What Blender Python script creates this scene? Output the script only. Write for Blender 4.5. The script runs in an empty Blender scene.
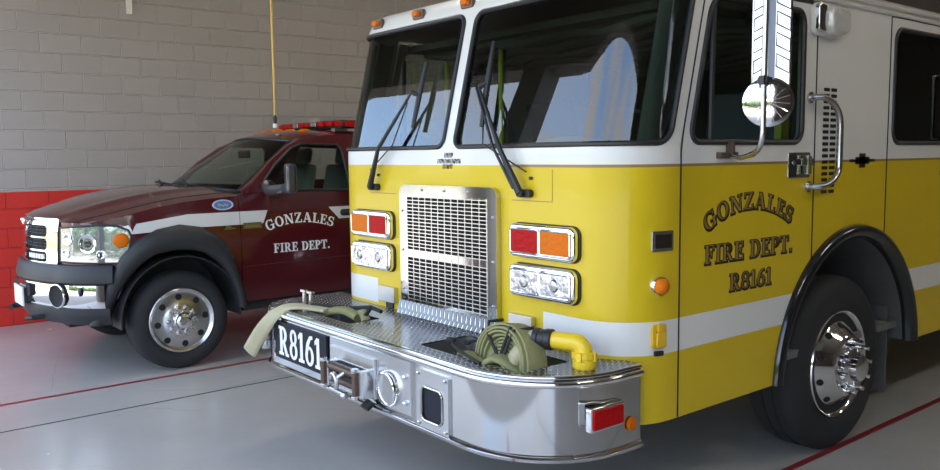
import bpy, bmesh, math, random
from math import sin, cos, pi, radians, sqrt
from mathutils import Vector, Matrix
from mathutils.geometry import delaunay_2d_cdt
random.seed(7)
S = bpy.context.scene
COL = S.collection

# ------------------------------------------------------------------ materials
def srgb(r, g, b):
    f = lambda c: (c/255/12.92) if c/255 <= .04045 else ((c/255+.055)/1.055)**2.4
    return (f(r), f(g), f(b), 1)
MATS = {}
def mat(name, col, rough=.5, metal=0., coat=0., emit=None, es=0., bump=None, spec=.5, trans=0., ior=1.5, noise=0.):
    m = bpy.data.materials.new(name); m.use_nodes = True
    nt = m.node_tree; b = nt.nodes['Principled BSDF']
    b.inputs['Base Color'].default_value = (*col[:3], 1)
    b.inputs['Roughness'].default_value = rough
    b.inputs['Metallic'].default_value = metal
    b.inputs['Coat Weight'].default_value = coat
    b.inputs['Coat Roughness'].default_value = .04
    b.inputs['Specular IOR Level'].default_value = spec
    b.inputs['Transmission Weight'].default_value = trans
    b.inputs['IOR'].default_value = ior
    if emit:
        b.inputs['Emission Color'].default_value = (*emit[:3], 1); b.inputs['Emission Strength'].default_value = es
    if noise:      # slight variation in colour
        tc = nt.nodes.new('ShaderNodeTexCoord'); n = nt.nodes.new('ShaderNodeTexNoise')
        n.inputs['Scale'].default_value = 9; n.inputs['Detail'].default_value = 6
        nt.links.new(tc.outputs['Object'], n.inputs['Vector'])
        mx = nt.nodes.new('ShaderNodeMix'); mx.data_type = 'RGBA'
        nt.links.new(n.outputs['Fac'], mx.inputs['Factor'])
        mx.inputs['A'].default_value = (*[c*(1-noise) for c in col[:3]], 1)
        mx.inputs['B'].default_value = (*[min(1, c*(1+noise)) for c in col[:3]], 1)
        nt.links.new(mx.outputs['Result'], b.inputs['Base Color'])
    if bump:
        tc = nt.nodes.new('ShaderNodeTexCoord'); n = nt.nodes.new('ShaderNodeTexNoise')
        n.inputs['Scale'].default_value = bump[0]; n.inputs['Detail'].default_value = 4
        nt.links.new(tc.outputs['Object'], n.inputs['Vector'])
        bp = nt.nodes.new('ShaderNodeBump'); bp.inputs['Strength'].default_value = bump[1]
        bp.inputs['Distance'].default_value = .01
        nt.links.new(n.outputs['Fac'], bp.inputs['Height']); nt.links.new(bp.outputs['Normal'], b.inputs['Normal'])
    MATS[name] = m
    return m
def glass(name, tint, rough=0.0, ior=1.5, gain=1.0):
    m = bpy.data.materials.new(name); m.use_nodes = True
    nt = m.node_tree; nt.nodes.remove(nt.nodes['Principled BSDF'])
    out = nt.nodes['Material Output']
    t = nt.nodes.new('ShaderNodeBsdfTransparent'); t.inputs['Color'].default_value = (*tint, 1)
    g = nt.nodes.new('ShaderNodeBsdfGlossy'); g.inputs['Roughness'].default_value = rough
    fr = nt.nodes.new('ShaderNodeFresnel'); fr.inputs['IOR'].default_value = ior
    mu = nt.nodes.new('ShaderNodeMath'); mu.operation = 'MULTIPLY'; mu.inputs[1].default_value = gain
    mx = nt.nodes.new('ShaderNodeMixShader')
    nt.links.new(fr.outputs[0], mu.inputs[0]); nt.links.new(mu.outputs[0], mx.inputs[0])
    nt.links.new(t.outputs[0], mx.inputs[1]); nt.links.new(g.outputs[0], mx.inputs[2])
    nt.links.new(mx.outputs[0], out.inputs[0])
    return m

class NT:
    """tiny node helper"""
    def __init__(s, m): s.nt = m.node_tree; s.b = s.nt.nodes['Principled BSDF']
    def n(s, typ, **kw):
        x = s.nt.nodes.new(typ)
        for k, v in kw.items(): setattr(x, k, v)
        return x
    def l(s, a, b): s.nt.links.new(a, b)
    def math(s, op, a, b=None, clamp=False):
        x = s.n('ShaderNodeMath', operation=op); x.use_clamp = clamp
        for i, v in enumerate((a, b)):
            if v is None: continue
            if isinstance(v, (int, float)): x.inputs[i].default_value = v
            else: s.l(v, x.inputs[i])
        return x.outputs[0]
    def mix(s, f, a, b):
        x = s.n('ShaderNodeMix', data_type='RGBA')
        for key, v in (('Factor', f), ('A', a), ('B', b)):
            if isinstance(v, (int, float)): x.inputs[key].default_value = v
            elif isinstance(v, tuple): x.inputs[key].default_value = v if len(v) == 4 else (*v, 1)
            else: s.l(v, x.inputs[key])
        return x.outputs['Result']

YEL = (.66, .475, .014); WHT = (.74, .73, .70)
M = {}
M['yellow'] = mat('yellow_paint', YEL, .32, coat=.6)
M['white'] = mat('white_paint', WHT, .3, coat=.5)
M['chrome'] = mat('chrome', (.86, .86, .87), .07, 1.)
M['steel'] = mat('polished_steel', (.56, .555, .55), .09, 1., bump=(3, .03))
M['brushed'] = mat('brushed_steel', (.62, .62, .63), .33, 1.)
M['brushed_dark'] = mat('dull_steel', (.22, .24, .30), .4, .8)
M['alu'] = mat('aluminium', (.62, .62, .63), .25, 1.)
M['black'] = mat('black_rubber', (.018, .018, .02), .45)
M['gloss_black'] = mat('gloss_black', (.012, .012, .014), .15, coat=.5)
M['mirror_black'] = mat('mirror_black', (.06, .06, .07), .25, coat=.8)
M['rubber'] = mat('tyre_rubber', (.022, .022, .024), .75, bump=(60, .15))
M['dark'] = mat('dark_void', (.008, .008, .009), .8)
M['under'] = mat('undercarriage', (.02, .02, .022), .7, noise=.3)
M['plastic'] = mat('grey_black_plastic', (.022, .023, .026), .5, bump=(120, .1))
M['maroon'] = mat('maroon_paint', (.075, .005, .009), .22, coat=.9)
M['liner'] = mat('wheel_liner', (.09, .09, .088), .7, noise=.2)
M['gold'] = mat('gold_leaf', (.34, .21, .055), .45, .2)
M['letter_black'] = mat('letter_black', (.02, .012, .008), .4)
M['letter_white'] = mat('letter_white', (.82, .82, .82), .4)
M['red_lens'] = mat('red_lens', (.42, .003, .004), .4, spec=.15, bump=(35, .6))
M['amber_lens'] = mat('amber_lens', (.66, .15, .003), .4, spec=.15, bump=(35, .6))
M['clear_lens'] = mat('clear_lens', (.42, .44, .47), .14, .85, coat=.6, bump=(26, .8))
M['headlight_lens'] = mat('headlight_lens', (.50, .52, .55), .10, .75, coat=1, bump=(5, .5))
M['scene_lens'] = mat('scene_lens', (.72, .71, .68), .22, .25, coat=1, bump=(30, .6))
M['lamp'] = mat('lamp_reflector', (.62, .64, .68), .12, .95, coat=.5, bump=(22, .9))
M['sign_black'] = mat('sign_black', (.012, .013, .022), .55, spec=.25)
M['hose_tan'] = mat('hose_tan', (.44, .40, .26), .85, bump=(90, .4), noise=.12)
M['hose_green'] = mat('hose_olive', (.25, .245, .11), .85, bump=(90, .4), noise=.2)
M['strap'] = mat('black_webbing', (.02, .02, .02), .8)
M['seat'] = mat('grey_fabric', (.10, .11, .11), .8)
M['dash'] = mat('dash_green_grey', (.36, .42, .38), .7)
M['cabin'] = mat('cabin_liner', (.17, .175, .16), .9, bump=(6, .5))
M['rail_yellow'] = mat('rail_yellow', (.75, .72, .06), .5)
M['bronze'] = mat('bronze_roller', (.13, .09, .07), .4, .6)
M['conduit'] = mat('conduit_white', (.78, .77, .72), .5)
M['cord'] = mat('cord_yellow', (.78, .50, .10), .6)
M['glass'] = glass('windscreen_glass', (.50, .58, .54), ior=2.0)
M['glass_side'] = glass('side_glass', (.62, .68, .66), ior=1.6)
M['glass_dark'] = glass('tinted_glass', (.12, .13, .12), ior=1.45)
M['glass_pickup'] = glass('pickup_glass', (.62, .70, .64), ior=1.6)
M['steel_mirror'] = M['chrome']

# ---- cab paint: yellow below, white above, gold coachline, white waist stripe (real paint areas, by height on the body)
def cab_paint():
    m = mat('cab_paint', YEL, .36, coat=.35, spec=.3); t = NT(m)
    geo = t.n('ShaderNodeTexCoord'); sp = t.n('ShaderNodeSeparateXYZ'); t.l(geo.outputs['Object'], sp.inputs[0])
    x, y, z = sp.outputs
    up = t.math('GREATER_THAN', z, 1.674)
    ax = t.math('ABSOLUTE', x)
    band = t.math('MULTIPLY', t.math('GREATER_THAN', z, .850), t.math('LESS_THAN', z, .998))
    side = t.math('GREATER_THAN', ax, .71)
    st = t.math('MULTIPLY', band, side)
    w = t.math('MAXIMUM', up, st)
    c = t.mix(w, YEL, WHT)
    ln = t.math('LESS_THAN', t.math('ABSOLUTE', t.math('SUBTRACT', z, 1.672)), .0065)
    notf = t.math('GREATER_THAN', t.math('MAXIMUM', t.math('SUBTRACT', x, .45), t.math('SUBTRACT', t.math('ABSOLUTE', y), .28)), 0)
    c2 = t.mix(t.math('MULTIPLY', ln, notf), c, (.30, .19, .07))
    t.l(c2, t.b.inputs['Base Color'])
    return m
M['cab'] = cab_paint()

def tread():
    m = mat('tread_plate', (.66, .67, .69), .24, 1.); t = NT(m)
    tc = t.n('ShaderNodeTexCoord'); mp = t.n('ShaderNodeMapping'); mp.inputs['Rotation'].default_value = (0, 0, radians(45))
    t.l(tc.outputs['Object'], mp.inputs['Vector'])
    sp = t.n('ShaderNodeSeparateXYZ'); t.l(mp.outputs[0], sp.inputs[0])
    P = .026
    u = t.math('DIVIDE', sp.outputs[0], P); v = t.math('DIVIDE', sp.outputs[1], P)
    cu = t.math('FLOOR', u); cv = t.math('FLOOR', v)
    par = t.math('ABSOLUTE', t.math('MODULO', t.math('ADD', cu, cv), 2.0))
    fu = t.math('SUBTRACT', t.math('FRACT', u), .5); fv = t.math('SUBTRACT', t.math('FRACT', v), .5)
    def bump(a, b):
        d = t.math('ADD', t.math('POWER', t.math('ABSOLUTE', t.math('DIVIDE', a, .52)), 2.0), t.math('POWER', t.math('ABSOLUTE', t.math('DIVIDE', b, .17)), 2.0))
        return t.math('SUBTRACT', 1.0, d, clamp=True)
    h1 = bump(fu, fv); h2 = bump(fv, fu)
    inv = t.math('SUBTRACT', 1.0, par)
    h = t.math('ADD', t.math('MULTIPLY', h1, par), t.math('MULTIPLY', h2, inv))
    bp = t.n('ShaderNodeBump'); bp.inputs['Strength'].default_value = 1; bp.inputs['Distance'].default_value = .006
    t.l(h, bp.inputs['Height']); t.l(bp.outputs[0], t.b.inputs['Normal'])
    h = t.math('MULTIPLY', h, 1.6, clamp=True); t.l(t.mix(h, (.16, .165, .18), (.95, .95, .96)), t.b.inputs['Base Color'])  # raised marks coloured bright, plate dark, in place of missing glints
    return m
M['tread'] = tread()

# ------------------------------------------------------------------ mesh builder
class MB:
    def __init__(s): s.v = []; s.f = []; s.m = []; s.mi = 0
    def add(s, vs, fs):
        o = len(s.v); s.v += [tuple(v) for v in vs]; s.f += [tuple(i+o for i in f) for f in fs]; s.m += [s.mi]*len(fs)
        return s
    def box(s, x0, x1, y0, y1, z0, z1, mtx=None):
        vs = [Vector((x, y, z)) for x in (x0, x1) for y in (y0, y1) for z in (z0, z1)]
        if mtx is not None: vs = [mtx @ v for v in vs]
        return s.add(vs, [(0, 1, 3, 2), (4, 6, 7, 5), (0, 4, 5, 1), (2, 3, 7, 6), (0, 2, 6, 4), (1, 5, 7, 3)])
    def prism(s, poly, mapf, d0, d1):
        """poly of (a,b); mapf(a,b,d)->3D; solid between d0 and d1"""
        n = len(poly); vs = [mapf(a, b, d0) for a, b in poly]+[mapf(a, b, d1) for a, b in poly]
        fs = [tuple(range(n))[::-1], tuple(range(n, 2*n))]+[(i, (i+1) % n, n+(i+1) % n, n+i) for i in range(n)]
        return s.add(vs, fs)
    def lathe(s, prof, c, axis=(1, 0, 0), n=48, close=False):
        """prof: (d,r) along axis"""
        ax = Vector(axis).normalized(); t = ax.orthogonal().normalized(); b = ax.cross(t); c = Vector(c)
        if abs(ax.x) > .9: t = Vector((0, 0, 1)); b = ax.cross(t)
        vs = []; fs = []
        for d, r in prof:
            for k in range(n):
                a = 2*pi*k/n; vs.append(c+ax*d+(t*cos(a)+b*sin(a))*r)
        m = len(prof)
        for i in range(m-1 if not close else m):
            j = (i+1) % m
            for k in range(n): k2 = (k+1) % n; fs.append((i*n+k, i*n+k2, j*n+k2, j*n+k))
        if not close:
            if prof[0][1] > 1e-6: fs.append(tuple(range(n))[::-1])
            if prof[-1][1] > 1e-6: fs.append(tuple(range((m-1)*n, m*n)))
        return s.add(vs, fs)
    def cyl(s, a, b, r, n=20, r2=None):
        a = Vector(a); b = Vector(b); L = (b-a).length
        return s.lathe([(0, r), (L, r if r2 is None else r2)], a, b-a, n)
    def tube(s, pts, r, n=10, closed=False, flat=None):
        """sweep along pts; r scalar or list; flat=(w,h) with up vector for flat profile"""
        P = [Vector(p) for p in pts]; N = len(P); vs = []; fs = []
        prev = None
        for i, p in enumerate(P):
            if closed: d = P[(i+1) % N]-P[i-1]
            else: d = P[min(i+1, N-1)]-P[max(i-1, 0)]
            d.normalize()
            if prev is None:
                t = d.cross(Vector((0, 0, 1)))
                if t.length < .05: t = d.cross(Vector((0, 1, 0)))
            else: t = prev-d*prev.dot(d)
            t.normalize(); prev = t; b = d.cross(t)
            rr = r[i] if isinstance(r, (list, tuple)) else r
            for k in range(n):
                a = 2*pi*k/n
                if flat: vs.append(p+t*cos(a)*flat[0]+b*sin(a)*flat[1])
                else: vs.append(p+(t*cos(a)+b*sin(a))*rr)
        for i in range(N if closed else N-1):
            j = (i+1) % N
            for k in range(n): k2 = (k+1) % n; fs.append((i*n+k, j*n+k, j*n+k2, i*n+k2))
        if not closed: fs.append(tuple(range(n))); fs.append(tuple(range((N-1)*n, N*n))[::-1])
        return s.add(vs, fs)
    def ball(s, c, r, n=16, sc=(1, 1, 1)):
        vs = []; fs = []; R = n//2
        c = Vector(c)
        for i in range(R+1):
            th = pi*i/R
            for k in range(n):
                ph = 2*pi*k/n; vs.append(c+Vector((r*sc[0]*sin(th)*cos(ph), r*sc[1]*sin(th)*sin(ph), r*sc[2]*cos(th))))
        for i in range(R):
            for k in range(n): k2 = (k+1) % n; fs.append((i*n+k, (i+1)*n+k, (i+1)*n+k2, i*n+k2))
        return s.add(vs, fs)
    def grid(s, fn, nu, nv):
        vs = [fn(i/nu, j/nv) for i in range(nu+1) for j in range(nv+1)]
        fs = [(i*(nv+1)+j, (i+1)*(nv+1)+j, (i+1)*(nv+1)+j+1, i*(nv+1)+j+1) for i in range(nu) for j in range(nv)]
        return s.add(vs, fs)
    def build(s, name, mats, parent=None, angle=35, bevel=0, solid=0, weld=True, offset=-1):
        me = bpy.data.meshes.new(name); me.from_pydata(s.v, [], s.f)
        if not isinstance(mats, (list, tuple)): mats = [mats]
        for m in mats: me.materials.append(M[m] if isinstance(m, str) else m)
        for p, k in zip(me.polygons, s.m): p.material_index = k
        bm = bmesh.new(); bm.from_mesh(me)
        if weld: bmesh.ops.remove_doubles(bm, verts=bm.verts, dist=1e-5)
        bmesh.ops.dissolve_degenerate(bm, edges=bm.edges, dist=1e-6)
        bmesh.ops.recalc_face_normals(bm, faces=bm.faces)
        bm.to_mesh(me); bm.free()
        for p in me.polygons: p.use_smooth = True
        me.set_sharp_from_angle(angle=radians(angle))
        o = bpy.data.objects.new(name, me); COL.objects.link(o)
        if parent: o.parent = parent
        if solid:
            md = o.modifiers.new('t', 'SOLIDIFY'); md.thickness = solid; md.offset = offset; md.use_even_offset = False
            es = o.modifiers.new('e', 'EDGE_SPLIT'); es.split_angle = radians(42); es.use_edge_sharp = False
        if bevel:
            md = o.modifiers.new('b', 'BEVEL'); md.width = bevel; md.segments = 3; md.limit_method = 'ANGLE'; md.angle_limit = radians(40)
            md.harden_normals = True
        return o

def rrect(a0, a1, b0, b1, r, n=6):
    rs = r if isinstance(r, (tuple, list)) else (r,)*4     # bl, br, tr, tl
    out = []
    for (ca, cb, st, rr) in ((a0, b0, pi, rs[0]), (a1, b0, 1.5*pi, rs[1]), (a1, b1, 0, rs[2]), (a0, b1, .5*pi, rs[3])):
        rr = max(rr, 1e-4)
        x = ca+rr if ca == a0 else ca-rr; y = cb+rr if cb == b0 else cb-rr
        for k in range(n+1): t = st+.5*pi*k/n; out.append((x+rr*cos(t), y+rr*sin(t)))
    return out
def inside(p, poly):
    x, y = p; c = False; j = len(poly)-1
    for i in range(len(poly)):
        xi, yi = poly[i]; xj, yj = poly[j]
        if (yi > y) != (yj > y) and x < (xj-xi)*(y-yi)/(yj-yi)+xi: c = not c
        j = i
    return c
def dens(poly, step):
    out = []
    for i, a in enumerate(poly):
        b = poly[(i+1) % len(poly)]; L = math.hypot(b[0]-a[0], b[1]-a[1]); n = max(1, int(L/step))
        for k in range(n): out.append((a[0]+(b[0]-a[0])*k/n, a[1]+(b[1]-a[1])*k/n))
    return out
def sheet(mb, outer, holes, fn, step=.08):
    """flat region with holes, triangulated with inner points, mapped by fn(a,b)->3D"""
    loops = [dens(outer, step)]+[dens(h, step) for h in holes]
    vs = []; es = []
    for L in loops:
        o = len(vs); vs += [Vector(p) for p in L]; es += [(o+i, o+(i+1) % len(L)) for i in range(len(L))]
    xs = [p[0] for p in outer]; ys = [p[1] for p in outer]
    allp = list(vs)
    gx = min(xs)+step*.5
    while gx < max(xs):
        gy = min(ys)+step*.5
        while gy < max(ys):
            if inside((gx, gy), loops[0]) and not any(inside((gx, gy), h) for h in loops[1:]):
                if all((p.x-gx)**2+(p.y-gy)**2 > (step*.4)**2 for p in allp): vs.append(Vector((gx, gy)))
            gy += step
        gx += step
    r = delaunay_2d_cdt(vs, es, [], 0, 1e-6)
    V, F = r[0], r[2]
    fs = []
    for f in F:
        c = ((V[f[0]].x+V[f[1]].x+V[f[2]].x)/3, (V[f[0]].y+V[f[1]].y+V[f[2]].y)/3)
        if inside(c, loops[0]) and not any(inside(c, h) for h in loops[1:]): fs.append(tuple(f))
    mb.add([fn(v.x, v.y) for v in V], fs)
    return mb

def empty(name, loc=(0, 0, 0)):
    o = bpy.data.objects.new(name, None); COL.objects.link(o); o.location = loc; o.empty_display_size = .2
    return o
def tag(o, label=None, cat=None, group=None, kind=None):
    if label: o['label'] = label
    if cat: o['category'] = cat
    if group: o['group'] = group
    if kind: o['kind'] = kind
    return o

# ------------------------------------------------------------------ lettering (hand drawn serif capitals)
def quad(x0, y0, x1, y1): return [(x0, y0), (x1, y0), (x1, y1), (x0, y1)]
def diag(x0, y0, x1, y1, w): return [(x0-w/2, y0), (x0+w/2, y0), (x1+w/2, y1), (x1-w/2, y1)]
def ring(cx, cy, rx, ry, tx, ty, a0=0, a1=360, n=20):
    out = []
    for k in range(n):
        p = radians(a0+(a1-a0)*k/n); q = radians(a0+(a1-a0)*(k+1)/n)
        out.append([(cx+rx*cos(p), cy+ry*sin(p)), (cx+rx*cos(q), cy+ry*sin(q)), (cx+(rx-tx)*cos(q), cy+(ry-ty)*sin(q)), (cx+(rx-tx)*cos(p), cy+(ry-ty)*sin(p))])
    return out
def glyph(c):
    T = .075; K = .19
    if c == 'I': return .42, [quad(.115, 0, .115+K, 1), quad(0, 0, .42, T), quad(0, 1-T, .42, 1)]
    if c == '1': return .46, [quad(.15, 0, .15+K, 1), quad(.02, 0, .46, T), [(.0, .78), (.16, .86), (.16, 1), (.0, .88)]]
    if c in 'FE':
        g = [quad(.1, 0, .1+K, 1), quad(0, 1-T, .66, 1), quad(.59, .74, .66, 1), quad(.28, .47, .50, .47+T), quad(.46, .36, .52, .65)]
        g += [quad(0, 0, .42, T)] if c == 'F' else [quad(0, 0, .70, T), quad(.63, 0, .70, .27)]
        return .70, g
    if c == 'L': return .68, [quad(.1, 0, .1+K, 1), quad(0, 1-T, .40, 1), quad(0, 0, .66, T), quad(.59, 0, .66, .30)]
    if c == 'T': return .76, [quad(.285, 0, .475, 1), quad(0, 1-T, .76, 1), quad(0, .70, .07, 1), quad(.69, .70, .76, 1), quad(.16, 0, .60, T)]
    if c in 'PR':
        g = [quad(.1, 0, .1+K, 1), quad(0, 1-T, .36, 1), quad(.28, .44, .36, .44+T), quad(0, 0, .40, T)]+ring(.36, .72, .34, .28, K, T, -90, 90)
        if c == 'R': g += [diag(.72, 0, .42, .46, .20), quad(.60, 0, .86, T)]
        return (.72 if c == 'P' else .86), g
    if c == 'D': return .84, [quad(.1, 0, .1+K, 1), quad(0, 1-T, .36, 1), quad(0, 0, .36, T)]+ring(.36, .5, .46, .5, K, T, -90, 90)
    if c == 'N': return .92, [quad(.11, 0, .19, 1), quad(.73, 0, .81, 1), diag(.74, 0, .18, 1, .21), quad(0, 0, .30, T), quad(.62, 1-T, .92, 1), quad(0, 1-T, .2, 1)]
    if c == 'A': return .90, [diag(.12, 0, .42, 1, .07), diag(.74, 0, .44, 1, .21), quad(.2, .28, .62, .28+T), quad(0, 0, .26, T), quad(.56, 0, .90, T)]
    if c == 'Z': return .74, [quad(.04, 1-T, .70, 1), quad(0, 0, .72, T), diag(.12, T, .60, 1-T, .20), quad(.04, .72, .11, 1), quad(.65, 0, .72, .28)]
    if c == 'O': return .86, ring(.43, .5, .43, .52, K, T, n=32)
    if c == 'G': return .88, ring(.44, .5, .43, .52, K, T, 48, 330, n=26)+[quad(.66, .02, .80, .44), quad(.50, .40, .90, .40+T), quad(.72, .68, .79, 1)]
    if c == '8': return .68, ring(.34, .74, .28, .27, .14, T, n=24)+ring(.34, .27, .33, .29, .16, T, n=24)
    if c == '6': return .70, ring(.35, .31, .34, .32, .165, T, n=26)+[[(.01+.0, .31), (.175, .31), (.26, .62), (.47, .9), (.62, .93), (.60, 1.01), (.38, .98), (.12, .72)]]
    if c == 'S':
        g = ring(.33, .735, .29, .275, .15, T, 35, 270, n=16)+ring(.35, .275, .31, .285, .165, T, -150, 90, n=16)
        return .68, g+[quad(.56, .68, .62, 1), quad(.02, 0, .09, .33), [(.22, .52), (.40, .42), (.50, .48), (.30, .58)]]
    if c == '.': return .26, [quad(.04, 0, .22, .18)]
    return .35, []
def layout(txt, h, length, arc=None, gap=.12):
    """returns convex polys in (s,t) with s centred on 0. arc = radius for arched line"""
    gs = [glyph(c) for c in txt]; tot = sum(w for w, _ in gs)+gap*(len(gs)-1)
    sx = length/tot; out = []; x = 0
    for w, g in gs:
        c = (x+w/2)*sx-length/2
        for poly in g:
            pts = []
            for a, b in poly:
                s0 = (a-w/2)*sx; t0 = b*h
                if arc:
                    th = c/arc; pts.append((arc*sin(th)+s0*cos(th)+t0*sin(th), arc*cos(th)-arc-s0*sin(th)+t0*cos(th)))
                else: pts.append((c+s0, t0))
            out.append(pts)
        x += w+gap
    return out
def grow(poly, d):
    cx = sum(p[0] for p in poly)/len(poly); cy = sum(p[1] for p in poly)/len(poly)
    n = len(poly); A = sum(poly[i][0]*poly[(i+1) % n][1]-poly[(i+1) % n][0]*poly[i][1] for i in range(n))
    sg = 1 if A > 0 else -1; out = []
    for i in range(n):
        p0 = Vector(poly[i-1]); p = Vector(poly[i]); p1 = Vector(poly[(i+1) % n])
        e0 = p-p0; e1 = p1-p
        if e0.length < 1e-7 or e1.length < 1e-7: out.append(tuple(p)); continue
        e0.normalize(); e1.normalize()
        n0 = Vector((e0.y, -e0.x))*sg; n1 = Vector((e1.y, -e1.x))*sg; b = n0+n1
        if b.length < .3: b = n0
        b.normalize(); k = d/max(.4, b.dot(n0)); out.append((p.x+b.x*k, p.y+b.y*k))
    return out
def text_obj(name, polys, mapf, m, parent, lift=.001, th=.0015, g=0, shift=(0, 0)):
    mb = MB()
    for i, p in enumerate(polys):
        if g: p = grow(p, g)
        p = [(a+shift[0], b+shift[1]) for a, b in p]
        mb.prism(p, mapf, lift, lift+th+.00002*(i % 9))
    return mb.build(name, m, parent, weld=False)

# ================================================================== SETTING
WX0, WX1, WY0, WY1, WZ = -6.17, 10.4, -2.1, 13.0, 5.0
def block_wall(m_name, axis):
    m = mat(m_name, (.36, .345, .33), .55); t = NT(m)
    tc = t.n('ShaderNodeTexCoord'); sp = t.n('ShaderNodeSeparateXYZ'); t.l(tc.outputs['Object'], sp.inputs[0])
    cb = t.n('ShaderNodeCombineXYZ'); t.l(sp.outputs[1 if axis == 'x' else 0], cb.inputs[0]); t.l(sp.outputs[2], cb.inputs[1])
    br = t.n('ShaderNodeTexBrick'); t.l(cb.outputs[0], br.inputs['Vector'])
    br.inputs['Scale'].default_value = 1; br.inputs['Brick Width'].default_value = .4064; br.inputs['Row Height'].default_value = .2032
    br.inputs['Mortar Size'].default_value = .0075; br.inputs['Mortar Smooth'].default_value = .5; br.offset = .5
    br.inputs['Color1'].default_value = (.36, .328, .305, 1); br.inputs['Color2'].default_value = (.385, .35, .328, 1); br.inputs['Mortar'].default_value = (.50, .46, .43, 1)
    red = t.math('LESS_THAN', sp.outputs[2], 1.395)
    t.l(t.mix(red, br.outputs['Color'], (.60, .022, .012)), t.b.inputs['Base Color'])
    nz = t.n('ShaderNodeTexNoise'); nz.inputs['Scale'].default_value = 70; nz.inputs['Detail'].default_value = 5
    t.l(tc.outputs['Object'], nz.inputs['Vector'])
    h = t.math('ADD', t.math('MULTIPLY', br.outputs['Fac'], -1.0), t.math('MULTIPLY', nz.outputs['Fac'], .10))
    bp = t.n('ShaderNodeBump'); bp.inputs['Strength'].default_value = 1; bp.inputs['Distance'].default_value = .03
    t.l(h, bp.inputs['Height']); t.l(bp.outputs[0], t.b.inputs['Normal'])
    return m
M['blocks_x'] = block_wall('painted_block_wall_side', 'x')
M['blocks_y'] = block_wall('painted_block_wall_end', 'y')
def floor_mat():
    m = mat('sealed_concrete', (.33, .335, .345), .28, spec=.5); t = NT(m)
    tc = t.n('ShaderNodeTexCoord')
    def nz(sc, det, rg=.6):
        n = t.n('ShaderNodeTexNoise'); n.inputs['Scale'].default_value = sc; n.inputs['Detail'].default_value = det; n.inputs['Roughness'].default_value = rg
        t.l(tc.outputs['Object'], n.inputs['Vector']); return n.outputs['Fac']
    a = nz(.9, 6); b = nz(14, 8, .7)
    c = t.mix(t.math('MULTIPLY', t.math('SUBTRACT', a, .35), 2.2, clamp=True), (.43, .42, .40), (.50, .488, .465))
    c = t.mix(t.math('MULTIPLY', t.math('SUBTRACT', b, .5), .8, clamp=True), c, (.43, .415, .39))
    # hairline cracks
    vo = t.n('ShaderNodeTexVoronoi', feature='DISTANCE_TO_EDGE'); vo.inputs['Scale'].default_value = .55
    mp = t.n('ShaderNodeMix', data_type='VECTOR'); mp.inputs['Factor'].default_value = .06
    t.l(tc.outputs['Object'], mp.inputs['A']); n2 = t.n('ShaderNodeTexNoise'); n2.inputs['Scale'].default_value = 5; n2.inputs['Detail'].default_value = 6
    t.l(tc.outputs['Object'], n2.inputs['Vector']); t.l(n2.outputs['Color'], mp.inputs['B']); t.l(mp.outputs['Result'], vo.inputs['Vector'])
    cr = t.math('MULTIPLY', t.math('LESS_THAN', vo.outputs['Distance'], .0014), t.math('GREATER_THAN', a, .52))
    c = t.mix(t.math('MULTIPLY', cr, .22), c, (.10, .095, .09))
    t.l(c, t.b.inputs['Base Color'])
    r = t.math('ADD', .16, t.math('MULTIPLY', nz(1.5, 3), .16)); t.l(r, t.b.inputs['Roughness'])
    bp = t.n('ShaderNodeBump'); bp.inputs['Strength'].default_value = .25; bp.inputs['Distance'].default_value = .004
    t.l(nz(5, 4), bp.inputs['Height']); t.l(bp.outputs[0], t.b.inputs['Normal'])
    return m
M['floor'] = floor_mat()
M['apron'] = mat('outdoor_concrete', (.34, .315, .28), .8, noise=.12)
M['grass'] = mat('grass_ground', (.12, .15, .05), .9, noise=.3)
M['ceiling'] = mat('ceiling_metal', (.40, .37, .33), .7, noise=.1)
M['wall_in'] = mat('painted_wall', (.20, .18, .165), .6)
M['line_red'] = mat('red_floor_paint', (.26, .018, .03), .4)
M['tube'] = mat('fill_tube', (.9, .9, .85), .4, emit=(1, .93, .8), es=12.)  # glow of the added fill lamps
M['joint'] = mat('floor_joint', (.02, .02, .02), .7)
M['foliage'] = mat('foliage', (.045, .08, .025), .9, noise=.3)
M['brick'] = mat('tan_masonry', (.36, .27, .19), .8, noise=.15)
M['roofing'] = mat('grey_roofing', (.16, .15, .15), .7)

def struct(name, mb, m, **k): return tag(mb.build(name, m, None, **k), kind='structure')
struct('floor', MB().box(WX0-.2, WX1+.2, WY0-.25, WY1+.2, -.2, 0), 'floor')
struct('wall_left', MB().box(WX0-.2, WX0, WY0-.25, WY1, 0, WZ), 'blocks_x')
struct('wall_right', MB().box(WX1, WX1+.2, WY0-.25, WY1, 0, WZ), 'wall_in')
struct('wall_back', MB().box(WX0-.2, WX1+.2, WY1, WY1+.2, 0, WZ), 'wall_in')
# front wall with three bay openings
OH = 3.72
outer = [(WX0, 0), (-6.05, 0), (-6.05, OH), (-2.45, OH), (-2.45, 0), (-2.15, 0), (-2.15, OH), (4.3, OH), (4.3, 0), (4.7, 0), (4.7, OH), (9.6, OH), (9.6, 0), (WX1, 0), (WX1, WZ), (WX0, WZ)]
mb = MB(); sheet(mb, outer, [], lambda a, b: (a, WY0, b), .5)
struct('door_1', MB().box(4.25, 9.65, WY0-.12, WY0-.08, 0, OH+.05), 'wall_in')  # unseen closed door, added to cut light from the third bay
struct('wall_front', mb, 'wall_in', solid=.2, offset=1)
mb = MB().box(WX0-.2, WX1+.2, WY0-.25, WY1+.2, WZ, WZ+.15)
y = -1.5
while y < WY1: mb.box(WX0, WX1, y, y+.12, WZ-.28, WZ); y += 2.4
struct('ceiling', mb, 'ceiling')
for i, x in enumerate((-3.06, 1.14, 5.34)):
    struct('trim_%d' % (i+1), MB().box(x-.022, x+.022, WY0, WY1, -.01, .0012), 'line_red')
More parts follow.
